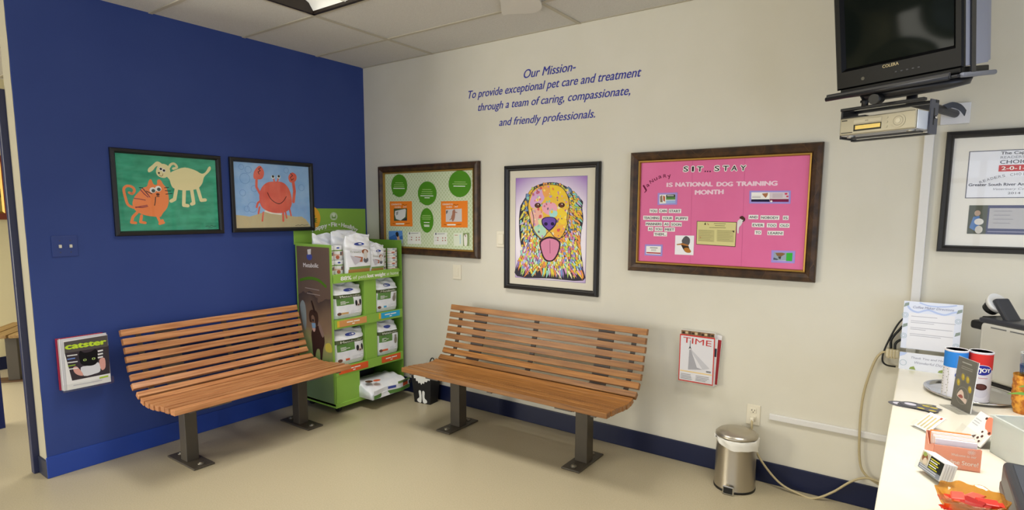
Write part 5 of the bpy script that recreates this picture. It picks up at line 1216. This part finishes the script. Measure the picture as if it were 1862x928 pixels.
# business cards
t = thing('business_card_holder', 'clear business card holder with a block of black and yellow cards by the amber bowl', 'card holder', (4.050, -1.496, ZC+.0105), math.atan2(-.09, .053))
Mt = Matrix.Rotation(R(-14), 4, 'X')
for k in range(5):
    y = .004+k*.007
    o_ = MB().box(-.048, .048, y, y+.006, .005, .058, M_white, .0008, 1)
    if k == 0:
        o_.rect(-.046, -.012, .022, .055, -.0036, flat('#c9bfa8')); o_.disc(-.03, .040, .012, .012, -.0032, flat('#8a5a3c')); o_.disc(-.026, .031, .008, .010, -.0030, flat('#d8c7b0')); o_.disc(-.033, .049, .008, .006, -.0030, flat('#9aa85a'))
        o_.rect(-.010, .046, .020, .055, -.0036, flat('#23241f')); o_.rect(-.046, .046, .006, .020, -.0036, flat('#8f929c'))
        for j in range(5): o_.rect(-.006, .030-.006*(j % 2), .0465-j*.006, .0497-j*.006, -.003, flat('#c8c23a' if j % 2 == 0 else '#e2e2da'))
        o_.lines(-.04, .03, .018, .0025, .006, 2, -.003, flat('#d5d6dc'))
    ob = o_.build('business_card', None, Mt); ob.location = t.location; ob.rotation_euler = t.rotation_euler
    tag(ob, ('front card with black and yellow print in the clear holder', 'second white card from the front in the clear holder', 'middle white card in the clear business card holder', 'fourth white card from the front in the clear holder', 'rearmost white card in the clear business card holder')[k], 'business card', 'business cards in the clear holder')
MB().box(-.052, .052, -.002, .0, .002, .026, M_acryl).box(-.052, .052, -.002, .044, .002, .0045, M_acryl).box(-.052, .052, .0415, .044, .002, .062, M_acryl).build('holder', t, Mt)
# amber bowl with red sweets
t = thing('glass_bowl', 'amber scalloped glass bowl of red sweets at the near edge of the counter', 'bowl', (4.135, -1.722, ZC))
ma = clear('amber_glass', tint=(.93, .66, .26), gloss=.10, rough=.04, haze=.22, hazecol=(.62, .30, .04))
prof = [(.028, 0), (.030, .004), (.040, .014), (.058, .040), (.068, .066), (.070, .072), (.066, .072), (.054, .042), (.036, .018), (.0, .012)]
rs2 = []
for r_, z in prof:
    rs2.append([(r_*(1+.035*math.cos(10*a)*(z/.07))*math.cos(a), r_*(1+.035*math.cos(10*a)*(z/.07))*math.sin(a), z+.002*math.cos(10*a)*(z > .06)) for a in [2*math.pi*k/80 for k in range(80)]])
MB().rings(rs2, ma, True, True, False).build('bowl_body', t)
rn = random.Random(12); msw = [mat('red_wrapper', '#d9352a', .3), mat('coral_wrapper', '#e8594a', .3), mat('dark_red_wrapper', '#a82420', .3)]
places = [(0, 0, .016), (.022, .004, .024), (-.024, .006, .024), (.004, .026, .026), (-.004, -.026, .026), (.028, .026, .040), (-.028, -.024, .040), (.0, .0, .036), (.030, -.022, .041), (-.030, .022, .042), (.006, .030, .054), (.004, -.008, .056), (.030, .002, .058), (-.026, .0, .058), (-.002, -.030, .057)]
for k, (x, y, z) in enumerate(places):
    rz = rn.uniform(0, 3.1); Ms = Matrix.Rotation(rz, 4, 'Z') @ Matrix.Rotation(rn.uniform(-.2, .2), 4, 'X')
    o_ = MB().box(-.019, .019, -.012, .012, -.005, .005, msw[k % 3], .003)
    for sx in (-1, 1): o_.rings([[(sx*.018, -.005, -.002), (sx*.018, .005, -.002), (sx*.018, .005, .002), (sx*.018, -.005, .002)], [(sx*.028, -.010, -.001), (sx*.028, .010, -.001), (sx*.028, .010, .001), (sx*.028, -.010, .001)]], msw[k % 3], True, True, True, False)
    ob = o_.build('wrapped_sweet', None, Ms); ob.location = (4.135+x, -1.722+y, ZC+z); ob.scale = (1.15, 1.15, 1.1); tag(ob, 'small red wrapped sweet among others in the amber bowl', 'sweet', 'red sweets in the amber bowl')
# frosted plastic bin
t = thing('plastic_bin', 'frosted clear plastic bin at the right edge of the counter', 'bin', (4.213, -1.155, ZC), math.atan2(-.14, .07))
p = MB(); L_, D_, hb_ = .19, .13, .118; th = .003
p.box(0, L_, 0, th, 0, hb_, M_acrylh).box(0, L_, D_-th, D_, 0, hb_, M_acrylh).box(0, th, 0, D_, 0, hb_, M_acrylh).box(L_-th, L_, 0, D_, 0, hb_, M_acrylh).box(0, L_, 0, D_, 0, th, M_acrylh)
p.build('walls', t)
p = MB()
for q_ in ((-.006, L_+.006, -.006, .001), (-.006, L_+.006, D_-.001, D_+.006), (-.006, .001, 0, D_), (L_-.001, L_+.006, 0, D_)): p.box(q_[0], q_[1], q_[2], q_[3], hb_-.006, hb_, M_acrylh)
p.build('rim', t)
# white paper leaning behind it
ob = MB().box(-.06, .06, 0, .002, 0, .12, M_white, 0, 1, Matrix.Rotation(R(-20), 4, 'X')).build('paper_card'); ob.location = (4.375, -.82, ZC+.001); ob.rotation_euler = (0, 0, R(-50)); tag(ob, 'plain white card leaning behind the frosted bin at the right edge', 'paper card')
# pineapple cup and tube
t = thing('pineapple_cup', 'orange pineapple-textured cup with green leaf at the right edge of the counter', 'cup', (4.352, -.625, ZC))
mpn = add_noise(mat('pineapple_orange', '#d98a22', .45), 60, '#b8661a', '#eba63a', bump=.8, lo=.4, hi=.6)
rs2 = []
for j in range(30):
    z = .145*j/29; rb = .032+.012*min(1, z/.06)**.6
    rs2.append([((rb+.0018*math.sin(12*a+z*260*.5)*math.sin(12*a-z*260*.5))*math.cos(a), (rb+.0018*math.sin(12*a+z*130)*math.sin(12*a-z*130))*math.sin(a), z) for a in [2*math.pi*k/72 for k in range(72)]])
MB().rings(rs2, mpn, True, True, False).build('cup_body', t)
ml = mat('leaf_green', '#6d9a3c', .45)
for (p0, p1, p2) in (((.03, -.03, .07), (-.02, -.055, .085), (-.062, -.045, .074)), ((.05, -.03, .10), (.0, -.06, .118), (-.035, -.06, .108))):
    pts = smooth_open([p0, p1, p2], 6); mb = MB(); n = len(pts)
    for k in range(n-1):
        w0_, w1_ = .006*math.sin(math.pi*min(1, .35+.65*k/(n-1))), .006*math.sin(math.pi*min(1, .35+.65*(k+1)/(n-1)))
        a, b = pts[k], pts[k+1]
        mb.rings([[(a[0], a[1]-w0_*.3, a[2]-w0_), (a[0], a[1]-.001, a[2]), (a[0], a[1]+w0_*.3, a[2]+w0_)], [(b[0], b[1]-w1_*.3, b[2]-w1_), (b[0], b[1]-.001, b[2]), (b[0], b[1]+w1_*.3, b[2]+w1_)]], ml, False, False, False)
    mb.build('leaf', t)
t = thing('clear_tube', 'clear plastic tumbler with blue band standing in the orange cup', 'tumbler', (4.352, -.625, ZC+.03))
MB().lathe([(.026, 0), (.028, .10), (.030, .195)], clear('clear_tumbler', tint=(.86, .9, .93), gloss=.15), n=32, cap1=False).build('wall', t)
MB().lathe([(.0266, .118), (.0292, .145), (.0293, .153)], clear('blue_tumbler', tint=(.35, .5, .75), gloss=.1), n=32, cap0=False, cap1=False).build('band', t)
MB().lathe([(.0298, .193), (.0312, .195), (.0305, .198), (.0292, .196)], M_acrylh, n=32, cap0=False, cap1=False).build('rim', t)
# dark terminal box
t = thing('printer', 'dark grey rounded machine at the lower right corner of the counter', 'machine', (4.21, -1.46, ZC))
MB().box(.002, .36, -.44, -.005, .012, .085, mat('charcoal_plastic', '#2f2f33', .4), .012, 3).build('case', t)
MB().box(.0, .362, -.442, -.003, .0, .03, mat('taupe_plastic', '#5d4f48', .5), .006).build('base', t)
MB().box(.02, .34, -.42, -.03, .084, .087, mat('charcoal_top', '#3c4048', .45), .001).build('top_panel', t)

# ================================================================== television, mount and disc player
P0 = Vector((3.6492, -.5417, 2.0513)); yaw, tilt, roll = -.4103, .1647, .0137
r0 = Vector((math.cos(yaw), math.sin(yaw), 0)); n0 = Vector((math.sin(yaw), -math.cos(yaw), 0)); zz_ = Vector((0, 0, 1))
n_ = n0*math.cos(tilt)-zz_*math.sin(tilt); u_ = zz_*math.cos(tilt)+n0*math.sin(tilt)
r_ = r0*math.cos(roll)+u_*math.sin(roll); u2 = u_*math.cos(roll)-r0*math.sin(roll)
MT = Matrix.Identity(4)
for k in range(3): MT[k][0], MT[k][1], MT[k][2], MT[k][3] = r_[k], -n_[k], u2[k], P0[k]
t = thing('television', 'black tube television with a dark screen on the wall mount, top cut off', 'television', P0)
t.matrix_world = MT
M_tv = mat('tv_black_shell', '#060607', .38, spec=.2)
M_tvs = mat('tv_daylit_shell', '#85899a', .4)  # housing colour carries the bluish daylight on the set's side
W_, HT = .459, .425
b_ = MB(); bw_ = .03
sx0, sx1, sz0, sz1 = .036, .424, .082, .380
outer_ = lambda y, e: [(e, y, e), (W_-e, y, e), (W_-e, y, HT-e), (e, y, HT-e)]
b_.rings([outer_(.020, 0), outer_(.006, 0), outer_(.0, .006), [(sx0-.012, 0, sz0-.012), (sx1+.012, 0, sz0-.012), (sx1+.012, 0, sz1+.012), (sx0-.012, 0, sz1+.012)], [(sx0, .016, sz0), (sx1, .016, sz0), (sx1, .016, sz1), (sx0, .016, sz1)]], M_tv, True, False, False, False)
b_ = b_.build('bezel', t)
sc_ = MB(); n = 14; rows = []
for j in range(n+1):
    v = j/n; rows.append([(sx0-.002+(sx1-sx0+.004)*i/n, .017-.014*(1-(2*i/n-1)**2)*(1-(2*v-1)**2)*.9, sz0-.002+(sz1-sz0+.004)*v) for i in range(n+1)])
sc_.rings(rows, mat('dark_picture_tube', '#131815', .10, spec=.05), False, False, False, True); sc_.build('screen', t)
b2 = MB(); b2.rings([[(e, y, e2), (W_-e, y, e2), (W_-e, y, HT-e2), (e, y, HT-e2)] for y, e, e2 in ((.018, .006, .006), (.022, .003, .004), (.215, .004, .012), (.222, .010, .016), (.262, .014, .022), (.266, .03, .03))], M_tvs, True, False, True, False); b2.build('housing', t)
b2 = MB(); b2.rings([[(e, y, e2), (W_-e, y, e2), (W_-e, y, HT-e2), (e, y, HT-e2)] for y, e, e2 in ((.262, .035, .04), (.36, .09, .09), (.40, .12, .11))], M_tv, True, False, True, False); b2.build('rear_cover', t)
MB().box(.01, W_-.01, .012, .24, -.019, .003, M_tv, .003).build('base', t)
g = MB(); g.text('COLERA', (.187, .054), (.246, .055), .012, .0006, mat('tv_logo_gold', '#b7a678', .4), .02); g.build('logo', b_)
for k in range(5): MB().box(.232+k*.020, .240+k*.020, -.0016, .002, .028, .033, mat('tv_button', '#3d3d40', .4), .001).build('button', t)
MB().disc(.110, .030, .007, .007, .0006, mat('ir_window', '#050505', .2)).build('sensor_window', t)
# mount
t = thing('television_mount', 'black steel wall mount carrying the television and disc player', 'wall mount', P0); t.matrix_world = MT
M_mnt = mat('black_mount_steel', '#1c1c20', .4)
mb = MB().box(-.030, .45, -.020, .27, -.032, -.022, M_mnt, .004); mb.box(-.030, .43, -.028, -.018, -.034, -.010, M_mnt, .004); mb.box(.445, .464, .0, .275, -.036, -.018, mat('grey_mount_edge', '#6a6d78', .4), .007)
mb.build('tray', t)
MB().cyl((-.034, -.022, -.028), (.425, -.022, -.028), .009, M_mnt, n=14).build('front_roll', t)
rs2 = [[(.24+a_*math.cos(2*math.pi*k/32), .12+b_2*math.sin(2*math.pi*k/32), z) for k in range(32)] for a_, b_2, z in ((.20, .12, -.034), (.19, .11, -.058), (.12, .07, -.066))]
MB().rings(rs2, M_mnt, True, True, True).build('swivel_pan', t)
MB().cyl((.165, -.03, -.060), (.165, .02, -.060), .020, M_black, n=20).build('knob', t)
MB().box(W_-.002, W_+.003, .060, .096, -.03, HT, M_mnt, .001).box(.0, W_, .060, .096, HT-.002, HT+.003, M_mnt).box(-.003, .002, .060, .096, -.03, HT, M_mnt).build('strap', t)
MTi = MT.inverted()
MY = Matrix.Identity(4)
for k in range(3): MY[k][0], MY[k][1], MY[k][2], MY[k][3] = r0[k], -n0[k], zz_[k], (P0.x, P0.y, 0)[k]
MR = MTi @ MY        # upright frame (a along the set, y away from the room, z world height) inside the mount's frame
mb = MB().box(-.012, .314, .06, .085, 1.972, 1.984, M_mnt, .002).box(-.012, .314, .16, .185, 1.972, 1.984, M_mnt, .002)
mb.build('hanger_bar', t, MR)
mb = MB().box(.306, .312, .125, .188, 1.850, 1.984, mat('daylit_bracket_face', '#4d505c', .4), .001)  # grey-blue tone is daylight on this face, put into the colour
mb.box(.311, .3128, .150, .158, 1.885, 1.950, M_black).cyl((.311, .160, 1.915), (.322, .160, 1.915), .006, M_chrome, n=12)
mb.build('side_bracket', t, MR)
mb = MB().box(-.014, -.004, .07, .19, 1.855, 1.984, M_mnt, .002).box(-.014, .09, .07, .11, 1.940, 1.948, M_mnt, .002); mb.build('side_bracket', t, MR)
MB().box(.04, .310, .06, .085, 1.850, 1.857, M_mnt, .002).box(-.012, .310, .155, .185, 1.850, 1.857, M_mnt, .002).build('bottom_bar', t, MR)
MB().cyl((.085, .07, 1.98), (.085, .07, 2.02), .013, M_mnt, n=16).cyl((.085, .07, 1.998), (.085, .07, 2.006), .018, M_mnt, n=16).build('stem', t, MR)
mb = MB(); mb.cyl((.20, .21, 1.984), (.20, .21, 2.03), .02, M_mnt, n=18); mb.build('pivot', t, MR)
Wp = MR @ MY.inverted()      # world -> mount frame
a0 = MY @ Vector((.20, .21, 1.995))
mb = MB().tube([a0, (a0.x*.5+4.07*.5, a0.y*.5-.02, 1.995), (4.075, -.022, 1.99)], .018, M_mnt, 12); mb.build('arm', t, Wp)
MB().box(4.022, 4.131, -.022, 0, 1.944, 2.038, mat('white_wall_box', '#d9dadf', .45), .003).build('wall_plate', t, Wp)
rib = smooth_open([(4.02, -.16, 2.0), (4.055, -.15, 2.012), (4.085, -.14, 2.0), (4.105, -.13, 1.975)], 4)
mb = MB(); mb.rings([[(x, y, z-.012), (x+.004, y-.002, z+.012), (x+.007, y+.002, z+.012), (x+.003, y+.003, z-.012)] for x, y, z in rib], M_mnt, True, True, True, False); mb.build('cable_tie', t, Wp)
# disc player
t = thing('disc_player', 'silver disc player held in the bracket under the television', 'disc player', (P0.x, P0.y, 1.857), yaw, off=(0, 0, 1.857))
M_dvd = mat('champagne_silver', '#a49d88', .38, metal=.35)
MB().box(.0, .300, .042, .058, 1.866, 1.938, M_dvd, .005).build('front_panel', t)
MB().box(.0, .302, .056, .185, 1.864, 1.938, mat('light_silver_case', '#c3c6cc', .35, metal=.4), .004).build('case', t)
MB().box(.3015, .304, .046, .184, 1.866, 1.936, mat('daylit_case_side', '#d3d9e2', .35), .001).build('lit_side_face', t)  # side of the case, coloured bluish white for the daylight striking it
cf = -.0416
MB().rect(.060, .172, 1.879, 1.906, cf, mat('display_black', '#15140f', .2)).build('display_window', t)
MB().rect(.067, .168, 1.886, 1.902, cf+.0006, mat('amber_display', '#d6b861', .4, emit=.25)).build('display', t)
MB().box(.060, .172, .0395, .043, 1.910, 1.926, mat('tray_door_silver', '#b1aa96', .35, metal=.35), .001).text('DVD', (.108, 1.916), (.120, 1.916), .006, -.039, INK).build('disc_drawer', t)
mb = MB(); mb.cyl((.236, .043, 1.902), (.236, .039, 1.902), .026, M_dvd, n=32).cyl((.236, .0395, 1.902), (.236, .037, 1.902), .009, mat('tray_door_silver', '#b1aa96'), n=20); mb.ring(.236, 1.902, .018, .0015, -.0388, flat('#6f6a5a')); mb.build('jog_dial', t)
for k in range(3): MB().cyl((.192, .043, 1.921-k*.018), (.192, .0395, 1.921-k*.018), .0045, M_dvd, n=14).build('button', t)
mb = MB(); mb.lines(.008, .032, 1.930, .005, .01, 1, cf, flat('#4c4a44')).lines(.008, .056, 1.878, .004, .01, 1, cf, flat('#4c4a44')); mb.build('print', t)
for x in (.035, .27): MB().cyl((x, .075, 1.857), (x, .075, 1.866), .016, mat('foot_silver', '#c0bdb2', .3, metal=.5), n=18).build('foot', t)

# ================================================================== picture in the next room
def far(name, label, cat, a, b): return thing(name, label, cat, (XF, a, b), R(90), None, (a, 0, b))
t = far('framed_picture', 'brown-framed picture on the far wall of the next room', 'framed picture', -1.93, 1.43)
MB().frame(-2.25, -1.633, 1.435, 2.035, [(0, 0), (0, .02), (.01, .03), (.06, .026), (.075, .01)], mat('red_brown_frame', '#7a3b28', .45), M_gold, 3).build('frame', t)
p = MB().box(-2.24, -1.64, -.004, 0, 1.445, 2.025, flat('#b09a52')); p.disc(-1.76, 1.72, .05, .09, .005, flat('#5a4d44'), 16, .5); p.disc(-1.80, 1.80, .06, .05, .0053, flat('#6f6252'), 16); p.build('picture', t)

# every face of the flat artwork was wound for the room side; nothing else to do
bpy.data.meshes.remove(_tmp)
bpy.context.view_layer.update()
